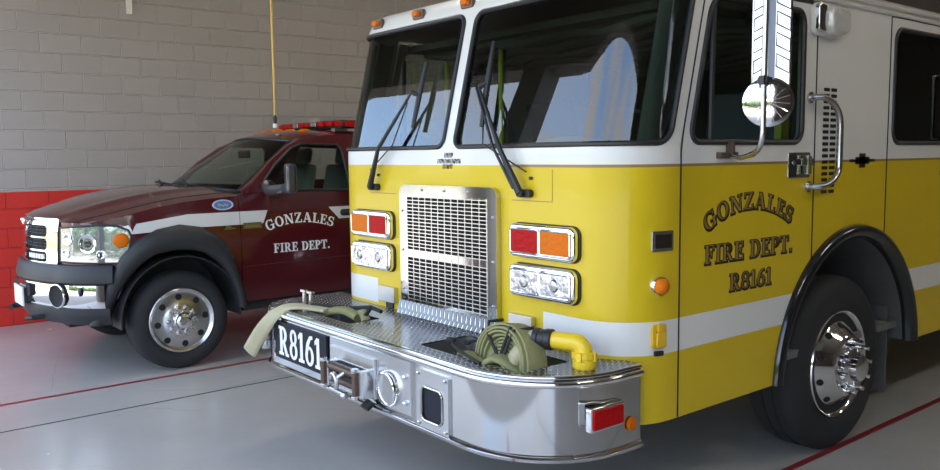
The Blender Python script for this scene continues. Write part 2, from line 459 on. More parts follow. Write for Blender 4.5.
for i, x in enumerate((-2.40, 2.4)):
    struct('trim_%d' % (i+4), MB().box(x-.008, x+.008, WY0, WY1, -.01, .0014), 'joint')
for i, x in enumerate((-2.3, 4.4)):  # fill lamps added out of view to brighten the engine's side
    for j, y in enumerate((.6, 4.2, 7.8)):
        mb = MB().box(x-.16, x+.16, y-.7, y+.7, WZ-.40, WZ-.32); f = mb.build('fill_light', 'white', None, bevel=.01)
        tag(f, 'added white twin-tube fill light over the bays, out of view', 'fill light', 'added fill lights over the bays')
        for k in (-.08, .08):
            mb = MB(); mb.tube([(x+k, y-.66, WZ-.42), (x+k, y, WZ-.42), (x+k, y+.66, WZ-.42)], .02, 8); mb.build('fill_tube', 'tube', f)
# outdoors in front of the bays
struct('ground', MB().box(-60, 60, -75, WY0-.25, -.25, -.03), 'grass')
struct('apron', MB().box(-40, 30, -26, WY0-.2, -.1, -.015), 'apron')

# ================================================================== FIRE ENGINE
ENG = empty('fire_engine', (0, 0, 0))
tag(ENG, 'yellow and white fire engine with a chrome front bumper parked nearest', 'fire engine')
W, R, F = 1.22, .27, .95
ARC = R*pi/2
FY = .022
def outline(u, off=0.):
    s = 1 if u >= 0 else -1; a = abs(u)
    if a <= F: x, y, nx, ny = a, FY, 0., -1.
    elif a <= F+ARC:
        t = (a-F)/R; x = F+R*sin(t); y = FY+R-R*cos(t); nx, ny = sin(t), -cos(t)
    else: x = W; y = FY+R+(a-F-ARC); nx, ny = 1., 0.
    return Vector((s*(x+nx*off), y+ny*off, 0)), Vector((s*nx, ny, 0))
def cab(u, z, off=0.):
    p, n = outline(u, off)
    s = max(0, z-1.76)*.24
    yb = p.y; w = 1 if yb < .45 else max(0, 1-(yb-.45)/.9)
    return Vector((p.x, p.y+s*w, z))
U = lambda y: y-FY+F+ARC-R            # side y -> u
ZT = 2.50
# arch cut
AC, AZ, AR = 1.955, .50, .765
def arch(y0, y1, r=AR, n=14, zc=AZ, yc=AC):
    a0 = math.acos(max(-1, min(1, (y0-yc)/r))); a1 = math.acos(max(-1, min(1, (y1-yc)/r)))
    return [(yc+r*cos(a0+(a1-a0)*k/n), zc+r*sin(a0+(a1-a0)*k/n)) for k in range(n+1)]
G = .006
def side_sheet(name, outer_yz, holes_yz, side=1, m='cab', solid=.03, parent=ENG):
    mb = MB(); sheet(mb, [(U(y), z) for y, z in outer_yz], [[(U(y), z) for y, z in h] for h in holes_yz], lambda u, z: cab(side*u, z), .09)
    o = mb.build(name, m, parent, angle=40, solid=solid)
    return o
def normals_out(o, centre=(0, 2, 1.4)):
    """make an open sheet's faces look away from centre"""
    me = o.data; c = Vector(centre); k = 0
    for p in me.polygons:
        d = Vector((p.center.x-c.x, p.center.y-c.y, 0)); k += 1 if p.normal.dot(d) > 0 else -1
    if k < 0: me.flip_normals()
    return o
U1 = U(.362)
# front shell with two windscreen openings
zb, zt = 1.768, 2.468
UW = F+radians(87)*R
wr = rrect(.048, UW, zb, zt, (.05, .07, .09, .06)); wl = [(-a, b) for a, b in wr][::-1]
mb = MB(); sheet(mb, [(-U1+G, .545), (U1-G, .545), (U1-G, ZT), (-U1+G, ZT)], [wr, wl], lambda u, z: cab(u, z), .06)
normals_out(mb.build('cab_front', 'cab', ENG, angle=40, solid=.03))
for s, poly in ((1, wr), (-1, wl)):
    mb = MB(); sheet(mb, poly, [], lambda u, z: cab(u, z, -.012), .06)
    o = normals_out(mb.build('windscreen', 'glass', ENG, angle=60))
    mb = MB(); loop = [cab(u, z, .002) for u, z in dens(poly, .05)]
    mb.tube(loop, .0125, 8, closed=True); mb.build('gasket', 'black', o)
    # doors
    front = [(.362+G, .545)]+arch(1.192, 1.484-G)[::1]
    front = [(.362+G, .545), (1.19, .545)]+[p for p in arch(1.192, 1.484-G)]+[(1.484-G, ZT-.035), (.362+G, ZT-.035)]
    win = rrect(.415, 1.352, 1.772, 2.425, (.07, .07, .07, .09))
    d = side_sheet('front_door', front, [win], s); normals_out(d)
    mb = MB(); sheet(mb, [(U(y), z) for y, z in win], [], lambda u, z: cab(s*u, z, -.014), .09)
    g = normals_out(mb.build('door_window', 'glass_side', d, angle=60))
    mb = MB(); mb.tube([cab(s*U(y), z, .0) for y, z in dens(win, .05)], .014, 8, closed=True)
    mb.tube([cab(s*U(.575), 1.775, -.004), cab(s*U(.575-.07), 2.1, -.004), cab(s*U(.575-.145), 2.42, -.004)], .014, 8)
    mb.build('window_frame', 'black', d)
    mb = MB(); mb.tube([cab(s*U(.362), .55+(ZT-.06-.55)*k/24, .0005) for k in range(25)], .0036, 6); mb.build('door_seal', 'black', d)  # black strip laid along the door gap as its shade
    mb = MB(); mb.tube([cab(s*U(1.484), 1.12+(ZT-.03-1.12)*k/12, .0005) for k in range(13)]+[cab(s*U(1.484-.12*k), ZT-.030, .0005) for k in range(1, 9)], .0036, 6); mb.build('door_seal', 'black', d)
    # pillar panel with louvres
    pan = [(1.484+G, ZT), (1.484+G, arch(1.484+G, 2.3)[0][1])]+arch(1.484+G, 2.304-G)+[(2.304-G, ZT)]
    p = side_sheet('pillar_panel', pan, [], s); normals_out(p)
    mb = MB()
    for i in range(18):
        z = 1.512+i*.0315
        for yy in (1.592, 1.668):
            if i < 16 or True: mb.prism(rrect(yy-.030, yy+.030, z-.009, z+.009, .006, 3), lambda a, b, d_: Vector((s*(W+d_), a, b)), -.01, .0015)
    mb.build('louvre_slots', 'dark', p)
    # rear door
    rd = [(2.304+G, ZT-.01), (2.304+G, .6)]
    rdp = [(2.304+G, arch(2.304+G, 2.7)[0][1])]+arch(2.304+G, 2.715)+[(2.72, .545), (3.30, .545), (3.30, ZT-.01), (2.304+G, ZT-.01)]
    win2 = rrect(2.36, 3.20, 1.77, 2.43, .08)
    rdo = side_sheet('rear_door', rdp, [win2], s); normals_out(rdo)
    mb = MB(); sheet(mb, [(U(y), z) for y, z in win2], [], lambda u, z: cab(s*u, z, -.014), .09)
    normals_out(mb.build('door_window', 'glass_dark', rdo, angle=60))
    mb = MB(); mb.tube([cab(s*U(y), z) for y, z in dens(win2, .05)], .013, 8, closed=True); mb.build('window_frame', 'black', rdo)
    mb = MB(); mb.tube([cab(s*U(2.304), 1.19+(ZT-.01-1.19)*k/12, .0005) for k in range(13)]+[cab(s*U(2.304+.2*k), ZT-.008, .0005) for k in range(1, 6)], .0036, 6); mb.build('door_seal', 'black', rdo)  # same dark strip for the shade in the rear door gap
    # behind the rear door
    q = side_sheet('cab_rear_panel', [(3.308, .545), (3.55, .545), (3.55, ZT), (3.308, ZT)], [], s); normals_out(q)
    # door handle plate
    mb = MB(); mp = lambda a, b, d_: Vector((s*(W+d_), a, b))
    mb.prism(rrect(1.225, 1.435, 1.592, 1.722, .01), mp, 0, .006); h = mb.build('door_handle', 'chrome', d, bevel=.002)
    mb = MB(); mb.prism(rrect(1.232, 1.30, 1.600, 1.714, .008), mp, .006, .0075); mb.build('recess', 'dark', h)
    mb = MB(); mb.cyl(mp(1.37, 1.61, .03), mp(1.37, 1.705, .03), .018); mb.cyl(mp(1.255, 1.67, .0), mp(1.255, 1.67, .02), .012)
    mb.prism(rrect(1.30, 1.42, 1.655, 1.69, .01), mp, .006, .035); mb.build('lever', 'chrome', h, bevel=.002)
    # grab handle
    mb = MB(); pts = []
    zz0, zz1 = 1.545, 2.0
    for k in range(7): t = pi/2*k/6; pts.append(mp(1.44+.20*sin(t)-.0, zz0+.10-.10*cos(t), .055))
    for k in range(7): t = pi/2*k/6; pts.append(mp(1.44+.20*cos(t), zz1-.14+.14*sin(t), .055))
    pts = [mp(1.425, zz0, .0)]+[mp(1.425, zz0, .035)]+pts+[mp(1.425, zz1, .035), mp(1.425, zz1, 0)]
    mb.tube(pts, .0165, 14)
    for z in (zz0, zz1): mb.lathe([(0, .03), (.008, .03)], mp(1.425, z, 0), (s, 0, 0), 20)
    mb.build('grab_handle', 'alu', ENG)
    # rear door handle and pull
    mb = MB(); mb.prism(rrect(3.05, 3.22, 1.56, 1.75, .01), mp, 0, .01); mb.build('door_handle', 'gloss_black', rdo, bevel=.002)
    mb = MB(); mb.tube([mp(3.10, 1.80, .0), mp(3.10, 1.80, .05), mp(3.10, 2.2, .05), mp(3.10, 2.2, 0)], .014, 10); mb.build('grab_rail', 'alu', rdo)
    # fender flare
    mb = MB()
    prof = [(0.0, -.004), (.02, .028), (.045, .038), (.072, .030), (.084, 0.0), (.07, -.03), (.0, -.035)]
    n = 40; vs = []; fs = []
    for k in range(n+1):
        a = radians(3+174*k/n)
        for dr, dx in prof: r = .735+dr; vs.append((s*(W+dx), AC+r*cos(a), AZ+r*sin(a)))
    m_ = len(prof)
    for k in range(n):
        for j in range(m_): j2 = (j+1) % m_; fs.append((k*m_+j, k*m_+j2, (k+1)*m_+j2, (k+1)*m_+j))
    fs += [tuple(range(m_)), tuple(range(n*m_, n*m_+m_))]
    mb.add(vs, fs); mb.build('fender_flare', 'gloss_black', ENG, angle=60)
    # wheel liner
    mb = MB()
    def wl_(i, j): a = radians(3.5+173*i); return (s*(W-.01-.62*j), AC+.742*cos(a), AZ+.742*sin(a))
    mb.grid(wl_, 30, 2); mb.build('wheel_liner', 'liner', ENG, solid=.012, offset=0)
    mb = MB(); mb.box(min(s*.60, s*.61), max(s*.60, s*.61), AC-.72, AC+.72, .50, 1.10); mb.build('inner_wheel_panel', 'under', ENG)
    # mud flap
    mb = MB(); mb.box(min(s*.80, s*1.12), max(s*.80, s*1.12), 2.615, 2.63, .20, .75); mb.build('mud_flap', 'liner', ENG, bevel=.005)

# roof with rounded edge
rings = [(2.488, .0), (2.515, .004), (2.545, .012), (2.575, .034), (2.598, .075), (2.612, .14), (2.62, .24)]
us = [-U(3.55)+i*(2*U(3.55))/110 for i in range(111)]
us = sorted(set([round(u, 4) for u in us]+[round(s*(F+ARC*k/10), 4) for s in (1, -1) for k in range(11)]))
mb = MB(); n = len(us); vs = []
for z, off in rings:
    for u in us: vs.append(cab(u, z, -off))
fs = [(i*n+k, i*n+k+1, (i+1)*n+k+1, (i+1)*n+k) for i in range(len(rings)-1) for k in range(n-1)]
fs.append(tuple(range((len(rings)-1)*n, len(rings)*n)))
mb.add(vs, fs); mb.build('cab_roof', 'white', ENG, angle=50)
# drip rail on both sides
for s in (1, -1):
    mb = MB(); mb.tube([cab(s*U(y), 2.505, .008) for y in [.75+.1*i for i in range(28)]], .011, 8)
    mb.tube([cab(s*U(y), 2.545, .012) for y in [.75+.1*i for i in range(28)]], .008, 8)
    mb.build('drip_rail', 'white', ENG)
# roof marker lamps
for x in (-.93, -.50, -.05, .40, .85):
    c = cab(x, 2.535); mb = MB()
    mb.prism(rrect(-.05, .05, -.030, .026, .012), lambda a, b, d_: Vector((c.x+a, c.y-d_, c.z+b)), -.01, .016)
    b = mb.build('marker_lamp', 'bronze', ENG, bevel=.004)
    mb = MB(); mb.prism(rrect(-.034, .034, -.018, .018, .012), lambda a, b_, d_: Vector((c.x+a*(1-d_*6), c.y-d_, c.z+b_*(1-d_*6))), .014, .04)
    mb.build('amber_lens', 'amber_lens', b, bevel=.004)
# cab interior floor, back, dash, seats
mb = MB(); mb.box(-1.15, 1.15, .1, 3.5, .62, .66); mb.build('cab_floor', 'cabin', ENG)
mb = MB(); mb.box(-1.16, 1.16, 3.46, 3.5, .66, 2.5); mb.build('cab_back_wall', 'cabin', ENG)
mb = MB(); mb.box(-1.12, 1.12, .55, 3.4, 2.40, 2.44)
for k in range(9): mb.tube([(x/5*1.1, .7+k*.3+.04*sin(x*1.3+k), 2.39+.02*sin(x*2+k)) for x in range(-5, 6)], .035, 8)
mb.build('headliner', 'cabin', ENG)
def dashf(i, j):
    x = -1.08+2.16*i; prof = [(.10, 1.72), (.28, 1.76), (.52, 1.74), (.62, 1.66), (.62, 1.2)]
    t = j*(len(prof)-1); k = min(int(t), len(prof)-2); f = t-k
    y = prof[k][0]*(1-f)+prof[k+1][0]*f; z = prof[k][1]*(1-f)+prof[k+1][1]*f
    return (x, y+.08*max(0, abs(x)-.9), z+.05*math.exp(-((x-.62)/.3)**2))
mb = MB(); mb.grid(dashf, 30, 16); mb.build('dashboard', 'dash', ENG, angle=50, solid=.02)
mb = MB(); mb.box(-.38, .38, .62, 2.3, .66, 1.42); mb.build('engine_cover', 'cabin', ENG, bevel=.08)
for s in (1, -1):
    mb = MB(); mb.grid(lambda i, j: cab(s*(F+ARC*(.62+.42*i)), 1.775+.67*j, -.05), 5, 4); mb.build('pillar_trim', 'dash', ENG, solid=.01)
    mb = MB(); mb.box(s*.72-.26, s*.72+.26, 1.05, 1.55, 1.25, 1.40); st = mb.build('seat', 'seat', ENG, bevel=.05)
    mb = MB(); mb.box(-.26, .26, -.06, .06, 0, .72, Matrix.Translation((s*.72, 1.58, 1.36)) @ Matrix.Rotation(radians(-8), 4, 'X')); mb.build('backrest', 'seat', st, bevel=.05)
    mb = MB(); mb.box(s*.72-.2, s*.72+.2, 1.1, 1.5, .66, 1.25); mb.build('pedestal', 'cabin', st)
for x, y in ((-.60, .92), (-1.02, .80), (.93, 1.62)):
    mb = MB(); mb.tube([(x, y, 1.45), (x, y, 2.42)], .02, 10); mb.build('inner_grab_pole', 'rail_yellow', ENG)
mb = MB(); mb.box(1.125, 1.165, 1.255, 1.325, 1.3, 2.42); mb.build('inner_pillar_cover', 'rail_yellow', ENG)
# steering wheel
mb = MB(); c = Vector((.66, .80, 1.80)); ax = Vector((0, -.62, -.78)).normalized(); t1 = Vector((1, 0, 0)); t2 = ax.cross(t1)
mb.tube([c+(t1*cos(a)+t2*sin(a))*.23 for a in [2*pi*k/36 for k in range(36)]], .016, 10, closed=True)
for a in (0, pi, -pi/2): mb.cyl(c, c+(t1*cos(a)+t2*sin(a))*.22, .012, 8)
mb.cyl(c, c+ax*.4, .035, 12); mb.build('steering_wheel', 'black', ENG)
# mobile terminal on the dash
mb = MB(); mb.box(-.17, .17, -.02, .02, 0, .24, Matrix.Translation((.10, .72, 1.78)) @ Matrix.Rotation(radians(15), 4, 'X')); mb.cyl((.10, .72, 1.66), (.10, .72, 1.82), .02); mb.build('dash_terminal', 'black', ENG, bevel=.005)

# gold coachline cross emblem on side
for s in (1, -1):
    mb = MB(); mp = lambda a, b, d_: Vector((s*(W+d_), a, b))
    for q in (quad(1.97, 1.632, 2.04, 1.712), quad(1.925, 1.652, 2.085, 1.692), quad(1.86, 1.664, 2.15, 1.680)): mb.prism(q, mp, .001, .0025)
    mb.build('cross_emblem', 'letter_black', ENG)

# ---- front fittings
fm = lambda a, b, d_: Vector((a, FY-d_, b))
# grille
gx, g0, g1 = .418, .835, 1.566
mb = MB(); sheet(mb, rrect(-gx, gx, g0, g1, (.02, .02, .05, .05)), [rrect(-.345, .345, .93, 1.165, .008, 2), rrect(-.345, .345, 1.205, 1.50, .008, 2)], lambda a, b: (a, -.030, b), .1)
gr = mb.build('grille', 'steel', ENG, solid=.034, offset=-1); 
gr.location = (0, .02, 0)
mb = MB()
nx, dx = 12, .69/12
for i in range(nx+1): mb.box(-.345+i*dx-.0038, -.345+i*dx+.0038, -.031, -.022, .92, 1.51)
def hb(z0, z1, n):
    for j in range(n+1): z = z0+(z1-z0)*j/n; mb.box(-.35, .35, -.0315, -.0215, z-.0026, z+.0026)
hb(1.205, 1.50, 15); hb(.93, 1.165, 11)
mb.build('grille_mesh', 'alu', gr)
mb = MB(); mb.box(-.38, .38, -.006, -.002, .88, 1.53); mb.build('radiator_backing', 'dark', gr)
mb = MB()
for x in (-.39, .39):
    for z in (.98, 1.2, 1.42): mb.ball((x, -.031, z), .008, 8)
for x in (-.2, 0, .2): mb.ball((x, -.031, 1.54), .008, 8)
mb.build('grille_screws', 'brushed', gr)
# sloping tread plate under grille
mb = MB(); mb.grid(lambda i, j: (-.43+.86*i, -.006-.03*(1-j), .838+.085*j), 2, 2); mb.build('grille_apron', 'tread', ENG, solid=.004)
# light clusters
def cluster(x0, x1, z0, z1, kinds, nm):
    mb = MB(); mb.prism(rrect(x0-.004, x1+.006, z0-.006, z1+.004, .045), fm, -.005, .010); 
    b = mb.build(nm, 'black', ENG, bevel=.004)
    mb = MB(); mb.prism(rrect(x0, x1, z0, z1, .04), fm, .005, .044); mb.build('bezel', 'chrome', b, bevel=.014)
    xm = (x0+x1)/2
    mb = MB()
    for (a0, a1) in ((x0+.022, xm-.004), (xm+.004, x1-.022)):
        loop = [fm(a, c_, .045) for a, c_ in rrect(a0, a1, z0+.022, z1-.022, .012)]; mb.tube(loop, .006, 8, closed=True)
    mb.build('trim_rings', 'chrome', b)
    for k, (a0, a1) in zip(kinds, ((x0+.026, xm-.008), (xm+.008, x1-.026))):
        mb = MB(); mb.prism(rrect(a0, a1, z0+.026, z1-.026, .01), fm, .036, .050)
        nm2 = {'red_lens': 'red_lens', 'amber_lens': 'amber_lens', 'lamp': 'headlamp'}[k]
        l = mb.build(nm2, k, b, bevel=.004)
        if k == 'lamp':
            mb = MB(); c = Vector(((a0+a1)/2, FY-.048, (z0+z1)/2)); mb.lathe([(.002, .03), (.008, .024), (.012, .0)], c, (0, -1, 0), 20); mb.build('lamp_bulb', 'clear_lens', l)
a0, a1 = .514, .946
cluster(a0, a1, 1.246, 1.403, ('red_lens', 'amber_lens'), 'signal_cluster')
cluster(a0, a1, 1.058, 1.212, ('lamp', 'lamp'), 'headlight_cluster')
cluster(-a1, -a0, 1.246, 1.403, ('amber_lens', 'red_lens'), 'signal_cluster')
cluster(-a1, -a0, 1.058, 1.212, ('lamp', 'lamp'), 'headlight_cluster')
for s in (1, -1):       # small square step plates beside the grille
    mb = MB(); mb.prism(rrect(s*.58-.082, s*.58+.082, .875, .965, .004), fm, 0, .03); q = mb.build('inlet_cover', 'brushed', ENG, bevel=.003)
    mb = MB(); mb.ball((s*.58+.06, .003, .93), .007, 8); mb.box(s*.58-.03, s*.58+.04, .01, FY-.001, .838, .874); mb.build('cover_screw', 'black', q)
    # access panel seams
    mb = MB()
    for (x0, x1, z0, z1) in ((s*.77, s*.77+.002, 1.51, 1.655), (min(s*.50, s*.77), max(s*.50, s*.77), 1.508, 1.510)): mb.box(x0-.0012, x1+.0012, FY-.0012, FY+.004, z0-.001, z1+.001)
    mb.build('panel_seam', 'gold', ENG)
# maker's badge and crest above the grille: three short rows of slanted dark strokes, too small to read
mb = MB()
rnd = random.Random(3)
for z0, x0, n, h in ((1.713, -.035, 6, .026), (1.683, -.095, 16, .024), (1.655, -.05, 7, .024)):
    for i in range(n):
        x = x0+i*.0125; a = rnd.choice((0, 1))
        mb.prism([(x, z0), (x+.004, z0), (x+.010, z0+h), (x+.006, z0+h)], fm, .001, .0025)
        if a: mb.prism(quad(x, z0+rnd.choice((0, .4, .8))*h, x+.011, z0+rnd.choice((0, .4, .8))*h+.004), fm, .001, .0026)
mb.build('badge', 'letter_black', ENG)

# wipers (wind screen plane: y = .24 (z-1.76))
def wz(x, z, o=.04): return Vector((x, FY+(max(0, z-1.76))*.24-o-.012, z))
for x0, arm, bl0, bl1 in ((-.709, (-.345, 2.075), (-.295, 2.235), (-.315, 1.875)), (.600, (.245, 2.06), (.262, 2.29), (.283, 1.865))):
    mb = MB(); z0 = 1.545
    s = 1 if x0 > 0 else -1
    mb.prism(rrect(x0-.045, x0+.05, z0-.02, z0+.018, .018), fm, 0, .03)
    mb.cyl((x0, FY, z0), (x0, -.03, z0), .018); wp = mb.build('wiper', 'black', ENG, bevel=.003)
    mb = MB()
    for o in ((0, .022) if s > 0 else (0,)):
        p0 = Vector((x0-o*s*2, -.022, z0+o)); p1 = Vector((x0+(arm[0]-x0)*.35-o*s*2, -.04, z0+(arm[1]-z0)*.42)); p2 = wz(arm[0]-o*s*.9, arm[1], .05)
        mb.tube([p0, p1, p2], [.019 if not o else .008, .012 if not o else .007, .007], 8)
    mb.build('wiper_arm', 'black', wp)
    mb = MB(); mb.tube([wz(bl0[0], bl0[1], .02), wz((bl0[0]+bl1[0])*.5, (bl0[1]+bl1[1])/2, .022), wz(bl1[0], bl1[1], .02)], [.010, .016, .012], 8)
    am = Vector(((bl0[0]+bl1[0])/2, 0, (bl0[1]+bl1[1])/2))
    mb.tube([wz(arm[0], arm[1], .05), wz(am.x, am.z, .03)], .012, 8)
    mb.build('wiper_blade', 'black', wp)
    mb = MB(); mb.tube([wz(x0+(arm[0]-x0)*.9, z0+(arm[1]-z0)*.9, .04)+Vector((0, 0, 0)), wz(x0+(arm[0]-x0)*.55+.06*-s, z0+(arm[1]-z0)*.55-.05, .045), Vector((x0+.02*s, 0, z0+.10))], .004, 6)
    mb.cyl((x0+.035, FY, z0+.07), (x0+.035, .01, z0+.07), .008); mb.build('washer_hose', 'black', wp)

# ---- side fittings (driver's side and mirrored)
for s in (1, -1):
    mp = lambda a, b, d_: Vector((s*(outline(U(a))[0].x+d_), a, b))
    def mpn(a, b, d_):
        p, nn = outline(s*U(a)); return Vector((p.x, p.y, b))+nn*d_
    mb = MB(); mb.prism(rrect(.186, .305, 1.303, 1.392, .008), mpn, -.004, .010); q = mb.build('vent_plate', 'alu', ENG, bevel=.003)
    mb = MB(); mb.prism(rrect(.202, .289, 1.318, 1.377, .004), mpn, .006, .012)
    mb.build('vent_grid', 'letter_black', q)
    c, nn = outline(s*U(.225)); c = Vector((c.x, c.y, 1.155))
    mb = MB(); mb.lathe([(-.02, .044), (.018, .044), (.024, .040), (.024, .036)], c, nn, 28); q = mb.build('marker_light', 'chrome', ENG)
    mb = MB(); mb.lathe([(.015, .037), (.032, .035), (.048, .026), (.056, .012), (.058, 0)], c, nn, 28); mb.build('amber_lens', 'amber_lens', q, angle=60)
    mb = MB(); mb.prism(rrect(.190, .262, .882, .986, .010), mpn, -.002, .016); q = mb.build('socket_cover', 'amber_paint' if 0 else 'yellow', ENG, bevel=.004)
    q.data.materials[0] = MATS.get('socket') or mat('socket', (.70, .42, .02), .45); MATS['socket'] = q.data.materials[0]
    mb = MB(); mb.prism(rrect(.205, .250, .892, .955, .01), mpn, .016, .030); mb.prism(rrect(.212, .244, .955, .99, .008), mpn, .012, .026)
    o = mb.build('flap', MATS['socket'], q, bevel=.004)
    mb = MB(); mb.prism(rrect(.205, .25, .848, .868, .002), mpn, 0, .012); mb.build('cable_entry', 'black', q)
    # corner body light above the handle
    mb = MB(); mq = lambda a, b, d_: Vector((s*(W+d_), a, b))
    poly0 = rrect(1.40, 1.70, 2.315, 2.478, .05)
    mb.prism(poly0, mq, -.002, .028); b = mb.build('scene_light', 'white', ENG, bevel=.01)
    def lens(a, b_, d_): k = 1-2.2*max(0, d_-.025); return Vector((s*(W+d_), 1.585+(a-1.585)*k, 2.395+(b_-2.395)*k))
    mb = MB(); mb.prism(rrect(1.49, 1.695, 2.322, 2.472, .05), lens, .02, .075); mb.build('clear_lens', 'scene_lens', b, bevel=.012)
    mb = MB(); mb.prism(rrect(1.41, 1.485, 2.33, 2.47, .02), mq, .02, .05); mb.build('lamp_housing', 'chrome', b, bevel=.008)
    if s < 0: continue
    # mirror: tubular arm, oblong head, round convex head
    mb = MB()
    X = lambda x: s*x
    pts = [(X(1.24), .70, 1.712), (X(1.36), .60, 1.700), (X(1.50), .47, 1.715)]
    for k in range(6): t = pi/2*k/5; pts.append((X(1.50+.09*sin(t)), .455-.06*sin(t), 1.715+.09*(1-cos(t))))
    pts += [(X(1.592), .392, 2.0), (X(1.594), .392, 2.46)]
    for k in range(6): t = pi/2*k/5; pts.append((X(1.594-.08*(1-cos(t))), .392+.02*k/5, 2.46+.08*sin(t)))
    pts += [(X(1.22), .60, 2.54)]
    mb.tube(pts, .0115, 12); arm = mb.build('mirror_arm', 'alu', ENG)
    mb = MB(); mb.box(min(X(1.215), X(1.245)), max(X(1.215), X(1.245)), .62, .76, 1.698, 1.726); mb.box(min(X(1.22), X(1.26)), max(X(1.22), X(1.26)), .692, .71, 1.70, 1.775)
    mb.build('arm_bracket', 'bronze', arm, bevel=.003)
    yaw = radians(-28)*s if s > 0 else radians(28)
    Tm = Matrix.Translation((X(1.592), .440, 2.22)) @ Matrix.Rotation(radians(35 if s > 0 else -35), 4, 'Z')
    mb = MB(); 
    def hd(a, b, d_): return Tm @ Vector((a, -d_, b))
    mb.prism(rrect(-.076, .076, -.235, .215, .012), hd, -.03, .012); head = mb.build('mirror_head', 'steel', ENG, bevel=.008)
    mb = MB()
    for i in range(5):
        for sg in (-1, 1):
            z = -.155+i*.083
            pl = [(sg*.018, z), (sg*.068, z-.028), (sg*.068, z+.022), (sg*.018, z+.050)]
            mb.tube([hd(a, b, .0135) for a, b in pl], .0038, 6, closed=True)
    mb.box(-.013, .013, -.020, -.010, -.205, .205, Tm)
    mb.build('embossed_panels', 'brushed_dark', head)
    mb = MB(); mb.prism(rrect(-.075, .075, -.208, .208, .01), hd, -.034, -.03); mb.build('mirror_glass', 'chrome', head)
    cc = Vector((X(1.592), .425, 1.925)); ax = (Tm.to_3x3() @ Vector((0, -1, 0)))
    mb = MB(); mb.lathe([(-.02, .096), (-.010, .100), (.0, .099), (.006, .084), (.010, .055), (.013, .02), (.0135, 0)], cc, ax, 48)
    rm = mb.build('convex_mirror', 'chrome', ENG, angle=60)
    mb = MB()
    for k in range(16):
        a = 2*pi*k/16; t1 = ax.orthogonal().normalized(); t2 = ax.cross(t1)
        d1 = t1*cos(a)+t2*sin(a); mb.tube([cc+ax*.0135+d1*.012, cc+ax*.011+d1*.05, cc+ax*.0065+d1*.083], .0018, 6)
    mb.build('pressed_ribs', 'chrome', rm)
    mb = MB(); mb.box(-.012, .012, -.03, .01, 0, .035, Matrix.Translation((X(1.592), .40, 1.992))); mb.box(-.02, .02, -.02, .02, -.01, .012, Matrix.Translation((X(1.592), .40, 2.01))); mb.build('clamp', 'black', rm, bevel=.002)

# door lettering, driver's door
dm = lambda a, b, d_: Vector((W+d_, a, b))
doors = [o for o in ENG.children if o.name.startswith('front_door')]
dd = [o for o in doors if o.data.vertices[0].co.x > 0][0]
for txt, yc, zb_, h, L, arc in (('GONZALES', .908, 1.455, .080, .74, .72), ('FIRE DEPT.', .915, 1.220, .085, .745, None), ('R8161', .920, 1.074, .082, .355, None)):
    lay = layout(txt, h, L, arc, gap=.10)
    mp = lambda a, b, d_: Vector((W+d_, yc+a, zb_+b))
    text_obj('lettering_shade', lay, mp, 'letter_black', dd, .0005, .0008, .0062, (.004, -.004))
    text_obj('lettering', lay, mp, 'gold', dd, .0016, .0008, -.0012)

# ---- chassis, underbody, rear body
mb = MB(); mb.box(-1.0, 1.0, .12, 1.15, .50, .62); mb.box(-.45, .45, -.3, 8.2, .42, .66); mb.box(-1.0, 1.0, 2.75, 3.5, .50, .66)
mb.cyl((-.85, AC, .5), (.85, AC, .5), .07); mb.box(-.9, -.75, .2, 1.1, .42, .52); mb.box(.75, .9, .2, 1.1, .42, .52)
mb.build('chassis', 'under', ENG, bevel=.01)
mb = MB(); mb.box(-1.22, 1.22, 3.62, 8.6, .56, 2.62); rb = mb.build('rear_body', 'cab', ENG, bevel=.03)
for s in (1, -1):
    for y0 in (3.75, 4.75, 7.2):
        mb = MB()
        x0, x1 = (W, W+.012) if s > 0 else (-W-.012, -W)
        for k in range(26): mb.box(x0, x1, y0, y0+.9, .75+k*.066, .75+k*.066+.06)
        mb.build('roller_shutter', 'brushed', rb)
    mb = MB(); mb.prism(rrect(5.75, 7.05, .56, 1.22, (.02, .02, .6, .6), 10), lambda a, b, d_: Vector((s*(W+d_), a, b)), -.3, .004); mb.build('rear_wheel_well', 'dark', rb)

